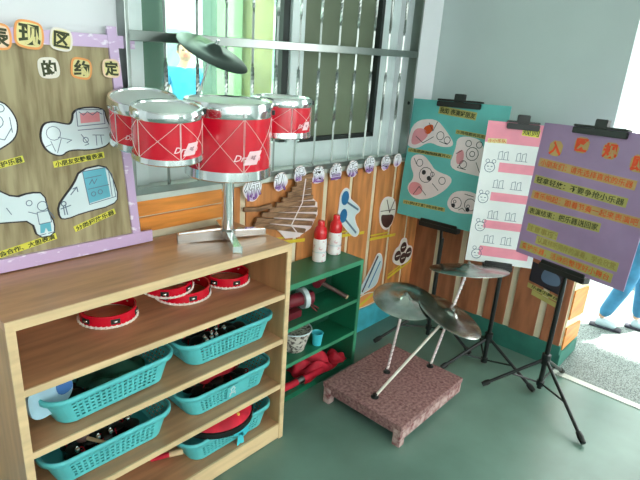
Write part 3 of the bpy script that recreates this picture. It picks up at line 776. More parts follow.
# four laminated picture cards
c1=sticker(L([(.400,1.36),(.475,1.358),(.500,1.33),(.512,1.292),(.50,1.25),(.455,1.222),(.40,1.20)]))
c2=sticker(L([(.563,1.265),(.575,1.293),(.605,1.298),(.635,1.290),(.655,1.288),(.664,1.335),(.760,1.338),(.765,1.295),(.785,1.265),(.775,1.245),(.765,1.215),(.71,1.203),(.640,1.210),(.615,1.190),(.58,1.205),(.563,1.235)]))
c3=sticker(L([(.588,1.005),(.588,1.046),(.612,1.075),(.640,1.105),(.665,1.150),(.745,1.160),(.768,1.12),(.785,1.045),(.760,1.020),(.66,1.010),(.61,.998)]),it=1)
c4=sticker(L([(.40,1.13),(.43,1.12),(.475,1.088),(.515,1.098),(.556,1.092),(.562,1.03),(.576,.995),(.570,.955),(.520,.955),(.510,1.01),(.455,1.015),(.40,1.02)]),it=1)
W=.0068
def lines(card,segs,m=M_line,wid=.0022):
    mb=MB()
    for s_ in segs: mb.line(L(s_),LBF,W,wid)
    mb.build('drawing',m,card)
def cir(u,v,r,n=12): return [(u+r*math.cos(2*PI*k/n),v+r*math.sin(2*PI*k/n)) for k in range(n+1)]
def fill(card,pts,m,w=W-.0002):
    mb=MB(); mb.prism(ccw(L(pts)),LBF,w,w+.0004); mb.build('colour_patch',m,card)
fill(c2,[(.682,1.318),(.742,1.320),(.742,1.292),(.682,1.288)],M_drawr)
lines(c2,[[(.672,1.328),(.755,1.328),(.757,1.285),(.672,1.280),(.672,1.328)],[(.672,1.268),(.765,1.272)],[(.68,1.322),(.692,1.312),(.705,1.322),(.72,1.312),(.735,1.322),(.75,1.314)],[(.68,1.255),(.70,1.225),(.688,1.222)],[(.725,1.25),(.725,1.22)],[(.74,1.25),(.742,1.222)],cir(.692,1.238,.008),[(.715,1.252),(.75,1.25)]])
lines(c2,[cir(.60,1.262,.020),[(.590,1.24),(.60,1.21)],[(.612,1.25),(.65,1.24),(.635,1.232)],[(.605,1.205),(.62,1.245)],[(.575,1.225),(.59,1.23)]],M_line,.0018)
fill(c3,[(.672,1.142),(.745,1.148),(.755,1.052),(.684,1.040)],M_drawb)
lines(c3,[[(.672,1.142),(.745,1.148),(.765,1.125),(.772,1.050),(.684,1.036),(.672,1.142)],[(.755,1.135),(.760,1.052)],[(.68,1.12),(.73,1.125)],[(.685,1.085),(.752,1.092)],cir(.70,1.068,.007),cir(.722,1.072,.007),[(.69,1.10),(.70,1.115),(.705,1.10),(.715,1.115)]])
lines(c3,[[(.630,1.075),(.648,1.094)],[(.638,1.092),(.650,1.096),(.652,1.082)],cir(.606,1.05,.007),[(.604,1.042),(.606,1.015)],[(.596,1.035),(.626,1.042)],[(.61,1.045),(.614,1.015)]],M_line,.003)
fill(c4,[(.532,.998),(.562,1.0),(.562,.970),(.552,.972),(.547,.985),(.541,.970),(.530,.970)],M_drawb)
lines(c4,[cir(.545,1.052,.014),[(.528,1.035),(.562,1.036),(.565,1.0),(.53,.998),(.528,1.035)],[(.528,1.03),(.505,1.04)],[(.565,1.03),(.575,1.01)],[(.527,.964),(.545,.966)],[(.552,.966),(.57,.968)],cir(.51,1.066,.008),[(.45,1.06),(.46,1.04)]])
lines(c1,[cir(.455,1.30,.018),[(.44,1.26),(.47,1.25),(.49,1.28)],[(.49,1.31),(.492,1.27)],cir(.47,1.335,.01)])
def label_strip(body,u0,z0,u1,z1,h=.019,sz=.0165,par=B,fr=LBF,zo=1.2,m=M_yell,ink=M_ginkd,w=.0,name='caption_strip'):
    a=math.atan2(z1-z0,u1-u0); ln=math.hypot(u1-u0,z1-z0); f=fr.sub((u0+u1)/2,(z0+z1)/2-zo,a)
    mb=MB(); mb.prism([(-ln/2,-h/2),(ln/2,-h/2),(ln/2,h/2),(-ln/2,h/2)],f,w,w+.0012); o=mb.build(name,m,par)
    text(body,sz,f,w+.0014,ink,o,bold=.0004,width=ln*.94)
    return o
label_strip('会爱护乐器',.41,1.174,.513,1.194)
label_strip('小朋友安静看表演',.592,1.170,.748,1.188)
label_strip('分类摆放乐器',.632,.962,.768,1.000)
label_strip('会合作、大胆表演',.41,.925,.576,.952)
def letter(ch,u,z,s_,ang,m,par,ink=M_ginkd,outline=None,w=.001):
    f=LBF.sub(u,z-1.2,ang)
    h=s_/2
    pts=[(-h*1.05,-h*.9),(-h*.2,-h*1.08),(h*.9,-h*1.0),(h*1.12,-h*.1),(h*.95,h*.95),(h*.1,h*1.1),(-h*.95,h*1.0),(-h*1.12,h*.1)]
    p=ccw(smoothpoly(pts))
    mb=MB(); mb.prism(p,f,w,w+.002); o=mb.build('letter_card',outline or m,par)
    mb=MB(); mb.prism(inset(p,.006),f,w+.002,w+.0026); mb.build('card_face',m,o)
    text(ch,s_*.82,f,w+.003,ink,o,bold=.0016)
letter('表',.487,1.518,.064,-.05,M_cardp,B,outline=M_ora,w=.008)
letter('现',.566,1.528,.070,-.1,M_cardy,B,outline=M_ora,w=.008)
letter('区',.650,1.522,.058,-.12,M_cardy,B,outline=M_cardw,w=.008)
letter('的',.610,1.444,.054,.08,M_cardw,B,outline=M_cardw)
letter('约',.702,1.446,.058,-.12,M_cardy,B,outline=M_ora)
letter('定',.790,1.450,.052,0,M_cardy,B,outline=M_cardp,w=.010)

# ------------------------------------------------------------------ wall lettering 你认识这些乐器吗？
WF=Frame((0,1.5865,0),(1,0,0),(0,0,1))
chars=[('你',1.371,0.990,.086,.1,'first, beside the drum stand'),('认',1.528,1.005,.072,-.15,'second, above the slatted cut-out'),('识',1.645,1.028,.066,.05,'third, above the tip of the slatted cut-out'),('这',1.770,1.010,.076,0,'fourth, above the left shaker bottle'),
 ('些',1.898,1.012,.076,0,'fifth, right of the centre'),('乐',2.025,1.013,.076,.15,'sixth, above the blue spoon sticker'),('器',2.165,1.022,.078,0,'seventh, with four small boxes in it'),('吗',2.306,1.020,.072,-.1,'eighth, next to last'),('？',2.420,1.024,.066,0,'last, a question mark')]
for i,(ch,x,z,s_,a,wh) in enumerate(chars):
    c=thing('letter_sign','purple character card under the window bars, '+wh,'letter',(x,1.5865,z),'purple character cards under the window')
    f=WF.sub(x-.012,z+.008,a); h=s_/2; random.seed(i+40)
    pts=[(h*1.12*math.cos(t)*(1+.10*math.sin(3*t+i))*(1.05 if abs(math.cos(t))>.5 else 1),h*1.15*math.sin(t)*(1+.08*math.cos(4*t+i))) for t in [2*PI*k/14 for k in range(14)]]
    mb=MB(); mb.prism(ccw(smoothpoly(pts,1)),f,0.001,.003); mb.build('card',M_cut,c)
    mb=MB(); mb.prism(inset(ccw(smoothpoly(pts,1)),.004),f,.003,.0034); mb.build('printed_face',gradmat('card_print',(196,170,214),(240,242,248),-.02,.012) if i==0 else bpy.data.materials['card_print'],c)
    text(ch,s_*1.05,f,.0036,M_ink,c,bold=.0026,name='letter_outline'); 
    text(ch,s_*1.05,f,.0042,bpy.data.materials['letter_print'] if i else gradmat('letter_print',(140,84,170),(244,246,252),-.015,.012),c,bold=.0004,name='letter_fill')

# stickers on the window wall
WF=Frame((0,1.617,0),(1,0,0),(0,0,1))
def wallthing(name,label,cat,pts,m,edge=M_cut,fr=WF,e=.006,it=2,th=.003):
    p=ccw(smoothpoly(pts,it)); cx=sum(a for a,_ in p)/len(p); cz=sum(b for _,b in p)/len(p)
    t=thing(name,label,cat,tuple(fr(cx,cz,0)))
    mb=MB(); mb.prism(p,fr,.001,.001+th); mb.build('card',edge,t)
    mb=MB(); mb.prism(inset(p,e),fr,.001+th,.0016+th); mb.build('printed_face',m,t)
    return t
# spoons / maracas
t=wallthing('picture_card','white cut-out card of two blue maracas on the wall behind the shaker bottles','picture card',[(1.965,.895),(2.01,.925),(2.045,.90),(2.045,.86),(2.14,.80),(2.15,.77),(2.10,.755),(2.125,.70),(2.165,.655),(2.13,.62),(2.06,.665),(1.985,.74),(1.955,.78),(1.965,.82)],M_paper)
for (u,v,tx,tz) in ((2.008,.865,2.125,.785),(2.005,.77,2.125,.655)):
    mb=MB(); mb.prism(circ(u,v,.030,16,.038),WF,.0048,.0058); o=mb.build('maraca_head',M_blue,t)
    mb=MB(); mb.line([(u+.02,v-.025),(tx,tz)],WF,.0048,.011); mb.build('maraca_handle',M_line,t)
# oval drum card
t=wallthing('picture_card','oval white card with a dark brown drum on the wall left of the teal easel','picture card',[(2.385,.825),(2.47,.80),(2.50,.73),(2.475,.64),(2.42,.605),(2.35,.65),(2.325,.74),(2.34,.80)],M_cardw,e=.008)
mb=MB(); mb.prism(ccw(smoothpoly([(2.345,.72),(2.395,.71),(2.485,.70),(2.468,.645),(2.42,.62),(2.36,.66)])),WF,.0048,.0056); mb.build('brown_drum',M_brownp,t)
mb=MB(); mb.line([(2.39,.80),(2.43,.72),(2.47,.79)],WF,.0048,.006); mb.line([(2.34,.74),(2.48,.73)],WF,.0048,.004); mb.build('drawing',M_brownp,t)
# castanets card
t=wallthing('picture_card','white cut-out card of brown wooden bells low on the wall beside the easel','picture card',[(2.545,.47),(2.585,.475),(2.60,.525),(2.66,.52),(2.675,.46),(2.735,.45),(2.75,.395),(2.72,.345),(2.63,.335),(2.56,.36),(2.515,.40)],M_cardw,e=.008)
for u,v,r in ((2.575,.415,.034),(2.63,.46,.034),(2.64,.385,.036),(2.70,.41,.034)):
    mb=MB(); mb.prism(circ(u,v,r),WF,.0048,.0056); o=mb.build('bell_picture',M_brownp,t); mb=MB(); mb.line([(u-r*.5,v),(u+r*.5,v)],WF,.0058,.006); mb.build('drawing',M_cardw,o)
# clapper / sticks card
t=wallthing('picture_card','white cut-out card of two crossed sticks on the wall right of the green shelf','picture card',[(2.355,.485),(2.40,.47),(2.425,.40),(2.40,.33),(2.385,.27),(2.29,.255),(2.205,.245),(2.215,.30),(2.28,.37),(2.33,.44)],M_paper)
mb=MB(); mb.line([(2.24,.27),(2.36,.46)],WF,.0048,.014); mb.build('stick_picture',M_brownp,t)
mb=MB(); mb.line([(2.30,.28),(2.39,.42)],WF,.0048,.010); mb.line([(2.245,.29),(2.35,.44)],WF,.0058,.004); mb.build('stick_picture',M_blue,t)
t=wallthing('picture_card','orange and yellow paper scrap low on the wall right of the green shelf','picture card',[(2.19,.235),(2.30,.25),(2.43,.21),(2.42,.165),(2.33,.155),(2.19,.16)],M_ora,edge=M_cardw)
mb=MB(); mb.line([(2.21,.175),(2.36,.225)],WF,.0048,.018); mb.build('yellow_stripe',M_yelltape,t)
# yellow tape bits
for (a,b_,lb) in (((1.40,.735),(1.72,.695),'yellow tape strip on the wall left of the shaker bottles'),((1.98,.66),(2.20,.64),'yellow tape strip on the wall right of the shaker bottles'),((2.27,.585),(2.52,.565),'yellow tape strip under the oval drum card'),((2.50,.285),(2.74,.345),'yellow tape strip under the brown bell card')):
    t=thing('tape_strip',lb,'tape',tuple(WF((a[0]+b_[0])/2,(a[1]+b_[1])/2,0)))
    mb=MB(); mb.line([a,b_],WF,.001,.016,.001); mb.build('tape',M_yelltape,t)
    mb=MB(); mb.line([(a[0],a[1]+.022),(a[0]+(b_[0]-a[0])*.7,a[1]+.022+(b_[1]-a[1])*.7)],WF,.001,.008,.001); mb.build('tape',M_yelltape,t)

# slatted cut-out (row of brown slats)
X=thing('slatted_cutout','brown slatted instrument cut-out with pinkish edge on the wall beside the drum stand','cut-out',tuple(WF(1.58,.86,0)))
XF=Frame((0,1.612,0),(1,-.02,0),(0,-.03,1))
XF.o=V(0,1.602+.03*.86+.02*1.58,0)
poly=[(1.69,1.03),(1.72,1.02),(1.725,.92),(1.775,.88),(1.785,.82),(1.745,.755),(1.66,.725),(1.58,.735),(1.54,.775),(1.48,.82),(1.55,.90),(1.64,.985)]
mb=MB(); mb.prism(ccw(poly),XF,0,.004); mb.build('backing_card',M_cut,X)
# slats: fan from lower left to upper right
sl=[((1.655,1.015),(1.712,1.022)),((1.625,.992),(1.708,1.000)),((1.60,.970),(1.708,.974)),((1.575,.948),(1.712,.946)),((1.545,.928),(1.722,.916)),((1.51,.910),(1.742,.884)),((1.47,.894),(1.760,.850)),((1.43,.878),(1.755,.816)),((1.40,.858),(1.735,.784)),((1.39,.838),(1.69,.755))]
for i,(a,b_) in enumerate(sl):
    mb=MB(); mb.line([a,b_],XF,.004,.0215,.012); mb.build('slat',M_bamb,X)
mb=MB(); mb.line([(1.33,.915),(1.40,.905),(1.47,.91)],XF,.004,.018,.01); mb.build('tail_piece',M_bamb,X)
mb=MB(); 
mb.line([(1.66,.735),(1.60,.80),(1.66,.90),(1.67,1.01)],XF,.016,.005,.002); mb.build('binding_cord',M_cut,X)

# ------------------------------------------------------------------ shaker bottles
def bottle(x,y,label,lean=0):
    t=thing('shaker_bottle',label,'bottle',(x,y,.60),'shaker bottles on the green shelf')
    t.rotation_euler=(0,lean,0); t.scale=(.90,.90,.84)
    def p(mb,n,m,par=None): o=mb.build(n,m,None,smooth=True); o.parent=par or t; return o
    b_=p(MB().lathe([(0,0),(.034,0),(.038,.004),(.038,.045),(.034,.055),(.037,.065),(.037,.125),(.033,.14),(0,.14)],n=28),'bottle_body',M_label)
    p(MB().lathe([(.0345,.138),(.036,.145),(.036,.175),(.030,.198),(.020,.212),(0,.212)],n=28),'red_shoulder',M_plastr)
    p(MB().lathe([(.019,.208),(.019,.236),(.017,.242),(0,.242)],n=24),'cap',M_plastr)
    mb=MB(); mb.lathe([(.0385,.058),(.0385,.062),(.037,.062),(.037,.058)],n=28,closed=True); p(mb,'band',M_paper)
bottle(1.762,1.548,'left plastic shaker bottle with red top on the green shelf')
bottle(1.898,1.568,'right plastic shaker bottle with red top, nearer the maraca card')
# small curl of paper on the green top
t=MB().tube([(1.42,1.50,.605),(1.45,1.49,.606),(1.49,1.50,.604)],.004).build('paper_curl',M_cardw,origin=(1.45,1.5,.6)); tag(t,'small pale curl of paper on the left end of the green shelf top','paper')

# ------------------------------------------------------------------ things in the green shelf
t=thing('rattle_hammer','small wooden mallet with maroon head lying on the upper green shelf','mallet',(1.83,1.50,.385))
mb=MB(); mb.tube([(1.80,1.565,.47),(1.895,1.46,.395)],[.010,.012],n=14); mb.build('handle',M_wood,t,smooth=True)
mb=MB(); mb.tube([(1.755,1.545,.475),(1.83,1.58,.475)],[.022,.024],n=18); mb.build('head',M_maroon,t,smooth=True)
mb=MB(); mb.tube([(1.894,1.461,.396),(1.898,1.456,.392)],.0125,n=14); mb.build('end_cap',M_lip,t,smooth=True)
t=thing('hand_bell_drum','maroon hand drum with a white face lying on the upper green shelf','drum',(1.60,1.50,.385))
mb=MB(); mb.tube([(1.44,1.53,.455),(1.60,1.50,.46)],.032,n=24); mb.build('barrel',M_maroon,t,smooth=True)
mb=MB(); mb.tube([(1.60,1.50,.46),(1.622,1.495,.461)],[.050,.052],n=28); mb.build('drum_face',M_paper,t,smooth=True)
mb=MB(); mb.tube([(1.622,1.495,.461),(1.655,1.488,.455)],[.03,.034],n=20); mb.build('red_boss',M_maroon,t,smooth=True)
mb=MB(); mb.tube([(1.635,1.48,.44),(1.65,1.47,.41),(1.67,1.455,.388)],.003,n=8); mb.tube([(1.645,1.48,.44),(1.67,1.48,.41),(1.70,1.475,.388)],.003,n=8); mb.build('tassel',M_maroon,t,smooth=True)
mb=MB(); mb.box(1.47,1.58,1.47,1.56,.385,.42,bev=.004); mb.build('cradle',M_maroon,t)
# wire rim bowl
t=thing('patterned_bowl','round patterned bowl with white wire rim on the middle green shelf','bowl',(1.575,1.503,.20))
c=(1.575,1.503)
mb=MB(); mb.lathe([(.0,.2),(.045,.2),(.05,.207),(.076,.300),(.078,.308),(.074,.308),(.046,.21),(0,.207)],c=(c[0],c[1],0),n=40); mb.build('bowl_body',M_wov,t,smooth=True)
mb=MB(); mb.lathe([(.078,.306),(.084,.310),(.081,.315),(.076,.313)],c=(c[0],c[1],0),n=48,closed=True); mb.build('rim',M_paper,t,smooth=True)
mb=MB(); mb.lathe([(0,.300),(.06,.302),(.074,.305),(.074,.301),(.06,.297),(0,.294)],c=(c[0],c[1],0),n=40); mb.build('woven_top',M_wov,t,smooth=True)
t=thing('cyan_cup','cyan plastic cup beside the patterned bowl on the middle green shelf','cup',(1.69,1.46,.20))
mb=MB(); mb.lathe([(0,.2),(.022,.2),(.029,.262),(.026,.262),(.020,.206),(0,.206)],c=(1.69,1.46,0),n=24); mb.build('cup_body',M_cyanp,t,smooth=True)
mb=MB(); mb.lathe([(.028,.258),(.031,.262),(.028,.266),(.026,.262)],c=(1.69,1.46,0),n=24,closed=True); mb.build('lip',M_cyanp,t,smooth=True)
# red cloth heaps and baton on the bottom
cloth('red_cloth',(1.71,1.50,.031),(.115,.07,.085),M_fab,'crumpled red cloth heap on the bottom of the green shelf','cloth',9)
cloth('red_cloth',(1.872,1.485,.031),(.05,.05,.045),M_fab,'small red cloth lump at the right end of the green shelf bottom','cloth',12)
t=thing('red_baton','short red wrapped baton with a silver band in front of the red cloth','baton',(1.58,1.45,.045))
mb=MB(); mb.tube([(1.44,1.455,.05),(1.72,1.438,.05)],.017,n=18); mb.build('shaft',M_fab,t,smooth=True)
mb=MB(); mb.tube([(1.55,1.4485,.05),(1.59,1.446,.05)],.0182,n=18); mb.build('silver_band',M_steel,t,smooth=True)

# ------------------------------------------------------------------ pink platform
PX0,PX1,PY0,PY1,PZ=1.585,2.118,.872,1.312,.107
p=thing('low_platform','low speckled pink wooden platform on the green floor holding three cymbals','platform',((PX0+PX1)/2,(PY0+PY1)/2,0))
MB().box(PX0,PX0+.135,PY0,PY1,PZ-.024,PZ,bev=.003).build('top_plank',M_plat,p)
MB().box(PX0+.137,PX0+.36,PY0,PY1,PZ-.024,PZ,bev=.003).build('top_plank',M_plat,p)
MB().box(PX0+.362,PX1,PY0,PY1,PZ-.024,PZ,bev=.003).build('top_plank',M_plat,p)
MB().box(PX0+.04,PX1-.002,PY0+.003,PY0+.022,PZ-.078,PZ-.022,bev=.003).build('side_board',M_plats,p)
MB().box(PX0+.012,PX0+.03,PY0+.04,PY1-.02,PZ-.06,PZ-.022,bev=.003).build('side_board',M_plat,p)
MB().box(PX0+.04,PX1-.01,PY1-.022,PY1-.003,PZ-.07,PZ-.022,bev=.003).build('side_board',M_plat,p)
MB().box(PX1-.022,PX1-.004,PY0+.03,PY1-.03,PZ-.075,PZ-.022,bev=.003).build('side_board',M_plats,p)
for x,y in ((PX0+.002,PY0+.002),(PX1-.042,PY0+.024),(PX0+.002,PY1-.042),(PX1-.065,PY1-.065)):
    MB().box(x,x+.038,y,y+.038,0,PZ-.02,bev=.003).build('leg',M_plats,p)
MB().box(PX0+.17,PX0+.30,PY0+.03,PY0+.05,.03,.05,bev=.002).build('cross_bar',M_wood,p)

# ------------------------------------------------------------------ cymbals on rods
def cymbal_stand(foot,c,n,r,label,wrap=None,plain=False):
    n=Vector(n).normalized(); foot=Vector(foot); c=Vector(c)
    t=thing('cymbal_stand',label,'cymbal',tuple(foot),'rod-mounted cymbals on the pink platform')
    mb=MB(); mb.tube([foot+V(0,0,.004),c+n*.012],.0065,n=12); rod=mb.build('rod',M_cardw if plain else M_cord,t,smooth=True)
    if wrap:
        mb=MB(); d=(c-foot); Ln=d.length; dn=d.normalized(); a=dn.orthogonal().normalized(); b_=dn.cross(a)
        N=int(Ln/.0022); mb.tube([foot+dn*(.01+ (Ln-.03)*i/N)+(a*math.cos(i*.55)+b_*math.sin(i*.55))*.0055 for i in range(N)],.0022,n=5); mb.build('spiral_wrap',wrap,rod,smooth=True)
    mb=MB(); mb.lathe([(0,0),(.018,0),(.018,.004),(.010,.008),(.010,.018),(0,.018)],c=foot,n=18); mb.build('base_clamp',M_black,t,smooth=True)
    cy=cymbal_mb(c,n,r).build('cymbal',M_steeld,t,smooth=True)
    mb=MB(); mb.lathe([(0,.036),(.006,.036),(.009,.026),(0,.026)],c=c,n=14,M=rotto(n)); mb.build('nut',M_steel,cy,smooth=True)
    return t
cymbal_stand((1.876,1.155,PZ),(1.90,1.12,.505),(-.10,-.15,.98),.150,'left battered cymbal on a red and white striped rod on the pink platform',wrap=M_maroon)
cymbal_stand((1.669,1.074,PZ),(2.03,.95,.45),(.192,-.325,.926),.165,'front tilted cymbal on a long slanting plain rod on the pink platform',plain=True)
cymbal_stand((2.085,1.038,PZ),(2.225,.985,.618),(.121,.162,.974),.188,'highest, nearly level cymbal on the right rod of the pink platform',wrap=M_steel)

# ------------------------------------------------------------------ easel stands
def board_frame(TL,TR,BL):
    return Frame(BL,Vector(TR)-Vector(TL),Vector(TL)-Vector(BL))
def easel(px,py,hub,feet,fr,w,h,label,lean_top):
    # pole vertical behind the board
    t=thing('display_easel',label,'easel',(px,py,0),'black tripod easels by the right wall')
    MB().tube([(px,py,.02),(px,py,hub+.42)],.012,n=14).build('pole',M_black,t,smooth=True)
    # upper mast runs behind the board to the top clip
    top=fr(w/2,h,-.03); bot=fr(w/2,0,-.03)
    mb=MB(); mb.tube([(px,py,hub+.36),bot,top],.009,n=12); mb.build('mast',M_black,t,smooth=True)
    mb=MB(); mb.lathe([(.012,-.03),(.022,-.026),(.022,.026),(.012,.03)],c=(px,py,hub),n=18); mb.build('hub',M_black,t,smooth=True)
    mb=MB(); mb.lathe([(.012,-.014),(.019,-.012),(.019,.012),(.012,.014)],c=(px,py,hub-.14),n=18); mb.build('collar',M_black,t,smooth=True)
    for fx,fy in feet:
        f=V(fx,fy,.014); hb=V(px,py,hub); d=(f-hb)
        lg=MB().tube([hb+d*.05,hb+d*.93],.0085,n=12).build('leg',M_black,t,smooth=True)
        MB().tube([hb+d*.88,hb+d*.93,f],[.012,.0145,.012],n=14).build('rubber_foot',M_blackp,lg,smooth=True)
        MB().tube([V(px,py,hub-.14),hb+d*.55],.005,n=8).build('brace',M_black,t,smooth=True)
    # clips
    def B(u0,u1,v0,v1,w0,w1,nm):
        mb=MB(); mb.prism([(u0,v0),(u1,v0),(u1,v1),(u0,v1)],fr,w0,w1); bmesh.ops.bevel(mb.bm,geom=mb.bm.edges[:],offset=.003,segments=2,affect='EDGES'); return mb.build(nm,M_blackp,t)
    cw=.125 if w>.4 else .075
    B(w/2-cw,w/2+cw,h-.030,h-.002,.006,.022,'top_clip'); B(w/2-cw,w/2+cw,h+.0,h+.010,-.02,.022,'clip_bar'); B(w/2-.030,w/2+.026,h-.002,h+.040,-.012,.016,'clip_grip')
    B(w/2-cw*.95,w/2+cw*.95,-.032,-.004,-.03,.02,'bottom_ledge'); B(w/2-cw*.9,w/2+cw*.9,-.008,.012,.007,.018,'ledge_lip')
    return t
def panel(fr,w,h,m,name,label,pts=None):
    o=thing(name,label,'poster',tuple(fr(w/2,0,0)))
    mb=MB(); mb.prism([(0,0),(w,0),(w,h),(0,h)],fr,0,.005); mb.build('sheet',m,o); return o
PB=.0052
def pstrip(par,fr,body,u0,v0,u1,v1,h,m,ink,sz,bold=.0003):
    a=math.atan2(v1-v0,u1-u0); ln=math.hypot(u1-u0,v1-v0); f=fr.sub((u0+u1)/2,(v0+v1)/2,a)
    mb=MB(); mb.prism([(-ln/2,-h/2),(ln/2,-h/2),(ln/2,h/2),(-ln/2,h/2)],f,PB,PB+.0008); o=mb.build('caption_strip',m,par)
    text(body,sz,f,PB+.001,ink,o,bold=bold,width=ln*.95)
# A purple
FA=board_frame((2.570,.882,1.315),(2.393,.341,1.330),(2.503,.887,.681)); wA,hA=.569,.638
easel(2.47,.615,.19,((2.283,.835),(2.20,.32),(2.74,.585)),FA,wA,hA,'black tripod easel holding the purple rules board nearest the doorway',0)
bA=panel(FA,wA,hA,M_boardA,'purple_poster','purple poster with yellow text strips on the nearest easel')
for ch,u,v in (('入',.091,.528),('区',.215,.560),('规',.350,.553),('则',.480,.520)):
    mb=MB(); mb.prism(ccw(smoothpoly([(u-.034,v-.034),(u+.034,v-.036),(u+.036,v+.034),(u-.034,v+.036)],1)),FA,PB,PB+.001); o=mb.build('letter_card',M_labo,bA)
    text(ch,.062,FA.sub(u,v),PB+.0014,mat('red_orange_ink',(232,78,24),.5,noise=.03),o,bold=.0028)
rows=[('小朋友们：请先选择喜欢的乐器',.020,.455,.495,.432,M_labo,M_oink),('轻拿轻放：不要争抢小乐器',.020,.372,.480,.356,M_lab,M_ginkd),('音乐响起：跟着节奏一起来表演吧',.025,.298,.560,.290,M_labo,M_oink),('表演结束：把乐器送回家',.025,.218,.400,.228,M_lab,M_ginkd),('注意事项：',.045,.138,.215,.134,M_lab,M_yink),('认真倾听同伴的演奏，学会欣赏',.110,.092,.520,.089,M_lab,M_yink),('爱护乐器，活动后整理好小舞台',.030,.042,.510,.036,M_lab,M_oink)]
for b_,u0,v0,u1,v1,m,ink in rows: pstrip(bA,FA,b_,u0,v0,u1,v1,.040,m,ink,.030)
# B white / pink
FB=board_frame((2.434,1.107,1.305),(2.608,.830,1.300),(2.363,1.075,.607)); wB,hB=.327,.702
easel(2.50,.93,.165,((2.43,.625),(2.26,1.06),(2.72,1.10)),FB,wB,hB,'black tripod easel holding the pink and white chart, middle of the three',0)
bB=panel(FB,wB,hB,M_boardB,'pink_white_chart','white chart with pink bands and faint drawings on the middle easel')
def band(u0,u1,v0,v1):
    mb=MB(); mb.prism([(u0,v0),(u1,v0),(u1,v1),(u0,v1)],FB,PB,PB+.0006); mb.build('pink_band',M_bandB,bB)
band(0,wB,.600,.702); band(.085,.30,.462,.508); band(.07,.30,.318,.360); band(.06,.30,.178,.218); band(.06,.30,.035,.085)
pstrip(bB,FB,'规则',.165,.665,.245,.660,.036,M_yell,M_ginkd,.030)
pstrip(bB,FB,'小小乐队',.012,.607,.10,.612,.022,M_cardy,M_oink,.018)
for v in (.545,.405,.250,.125):
    for u in (.075,.16):
        mb=MB()
        for dx in (0,.026): mb.line([(u+dx,v-.022),(u+dx,v+.012),(u+dx+.016,v+.018),(u+dx+.018,v-.022)],FB,PB+.0004,.0022)
        mb.line([(u-.004,v-.022),(u+.052,v-.022)],FB,PB+.0004,.002)
        mb.build('faint_drawing',M_line,bB)
for u,v in ((.042,.48),(.036,.325),(.045,.182),(.05,.04)):
    mb=MB(); q=cir(u,v,.024,14); mb.line(q,FB,PB+.0004,.0028); mb.line(cir(u-.014,v+.03,.009,8),FB,PB+.0004,.0022); mb.line(cir(u+.016,v+.03,.009,8),FB,PB+.0004,.0022)
    mb.line([(u-.012,v+.004),(u-.006,v+.004)],FB,PB+.0004,.004); mb.line([(u+.006,v+.004),(u+.012,v+.004)],FB,PB+.0004,.004); mb.line([(u-.008,v-.010),(u+.008,v-.010)],FB,PB+.0004,.002); mb.build('animal_face_drawing',M_line,bB)
# C teal
FC=board_frame((2.530,1.590,1.365),(2.526,1.034,1.376),(2.474,1.585,.715)); wC,hC=.556,.652
easel(2.515,1.30,.21,((2.205,1.470),(2.515,1.02),(2.70,1.46)),FC,wC,hC,'black tripod easel holding the teal poster in the far corner',0)
bC=panel(FC,wC,hC,M_boardC,'teal_poster','teal poster with white animal cut-outs on the farthest easel')
pstrip(bC,FC,'我的 表演好朋友',.165,.605,.385,.588,.040,M_lab,M_ginkd,.030,.0008)
pstrip(bC,FC,'小鸡唱歌叽叽叽',.285,.502,.455,.492,.022,M_lab,M_ginkd,.017)
pstrip(bC,FC,'小兔跳舞蹦蹦蹦真开心',.010,.372,.285,.368,.022,M_lab,M_ginkd,.017)
pstrip(bC,FC,'小狗打鼓咚咚咚',.030,.076,.300,.083,.022,M_lab,M_ginkd,.017)
def animal(pts,name,segs,fills):
    p=ccw(smoothpoly(pts)); mb=MB(); mb.prism(p,FC,PB,PB+.002); o=mb.build('animal_cutout',M_cut,bC)
    for pp,m in fills: mb=MB(); mb.prism(ccw(smoothpoly(pp)),FC,PB+.002,PB+.0026); mb.build('colour_patch',m,o)
    mb=MB(); 
    for s_ in segs: mb.line(s_,FC,PB+.0028,.0032)
    mb.build('drawing',M_ink,o)
animal([(0.0,.423),(0.020,.531),(.152,.56),(.229,.502),(.299,.428),(.219,.409),(.136,.433),(.065,.381),(.004,.39)],'a',
  [cir(.20,.47,.022),[(.12,.53),(.15,.49),(.17,.54)],[(.05,.45),(.10,.42),(.16,.46)],[(.20,.44),(.25,.43)],cir(.245,.452,.018)],[([(.02,.41),(.03,.49),(.09,.50),(.13,.47),(.10,.43),(.05,.40)],M_drawr),([(.08,.50),(.14,.53),(.155,.50),(.12,.46)],M_oink)])
animal([(.299,.477),(.386,.487),(.451,.463),(.510,.292),(.406,.296),(.276,.308),(.302,.412)],'b',
  [cir(.40,.40,.034),cir(.40,.40,.014),cir(.37,.45,.016),cir(.43,.45,.016),[(.36,.36),(.33,.32),(.38,.315)],[(.43,.36),(.46,.31)],[(.34,.41),(.31,.39)],cir(.36,.34,.02)],[([(.31,.40),(.35,.42),(.36,.35),(.32,.33)],M_drawr)])
animal([(.041,.343),(.11,.361),(.168,.317),(.204,.28),(.322,.265),(.289,.192),(.195,.121),(.096,.102),(.032,.162),(.083,.225),(.04,.289)],'c',
  [cir(.15,.25,.042),cir(.10,.31,.02),cir(.255,.235,.02),[(.06,.33),(.08,.30)],[(.09,.13),(.12,.18),(.17,.14)],[(.20,.21),(.24,.18)],cir(.19,.26,.012)],[(circ(.135,.262,.014,8),M_ink),(circ(.172,.235,.014,8),M_ink),([(.05,.14),(.06,.20),(.13,.20),(.15,.15),(.10,.12)],M_drawr)])
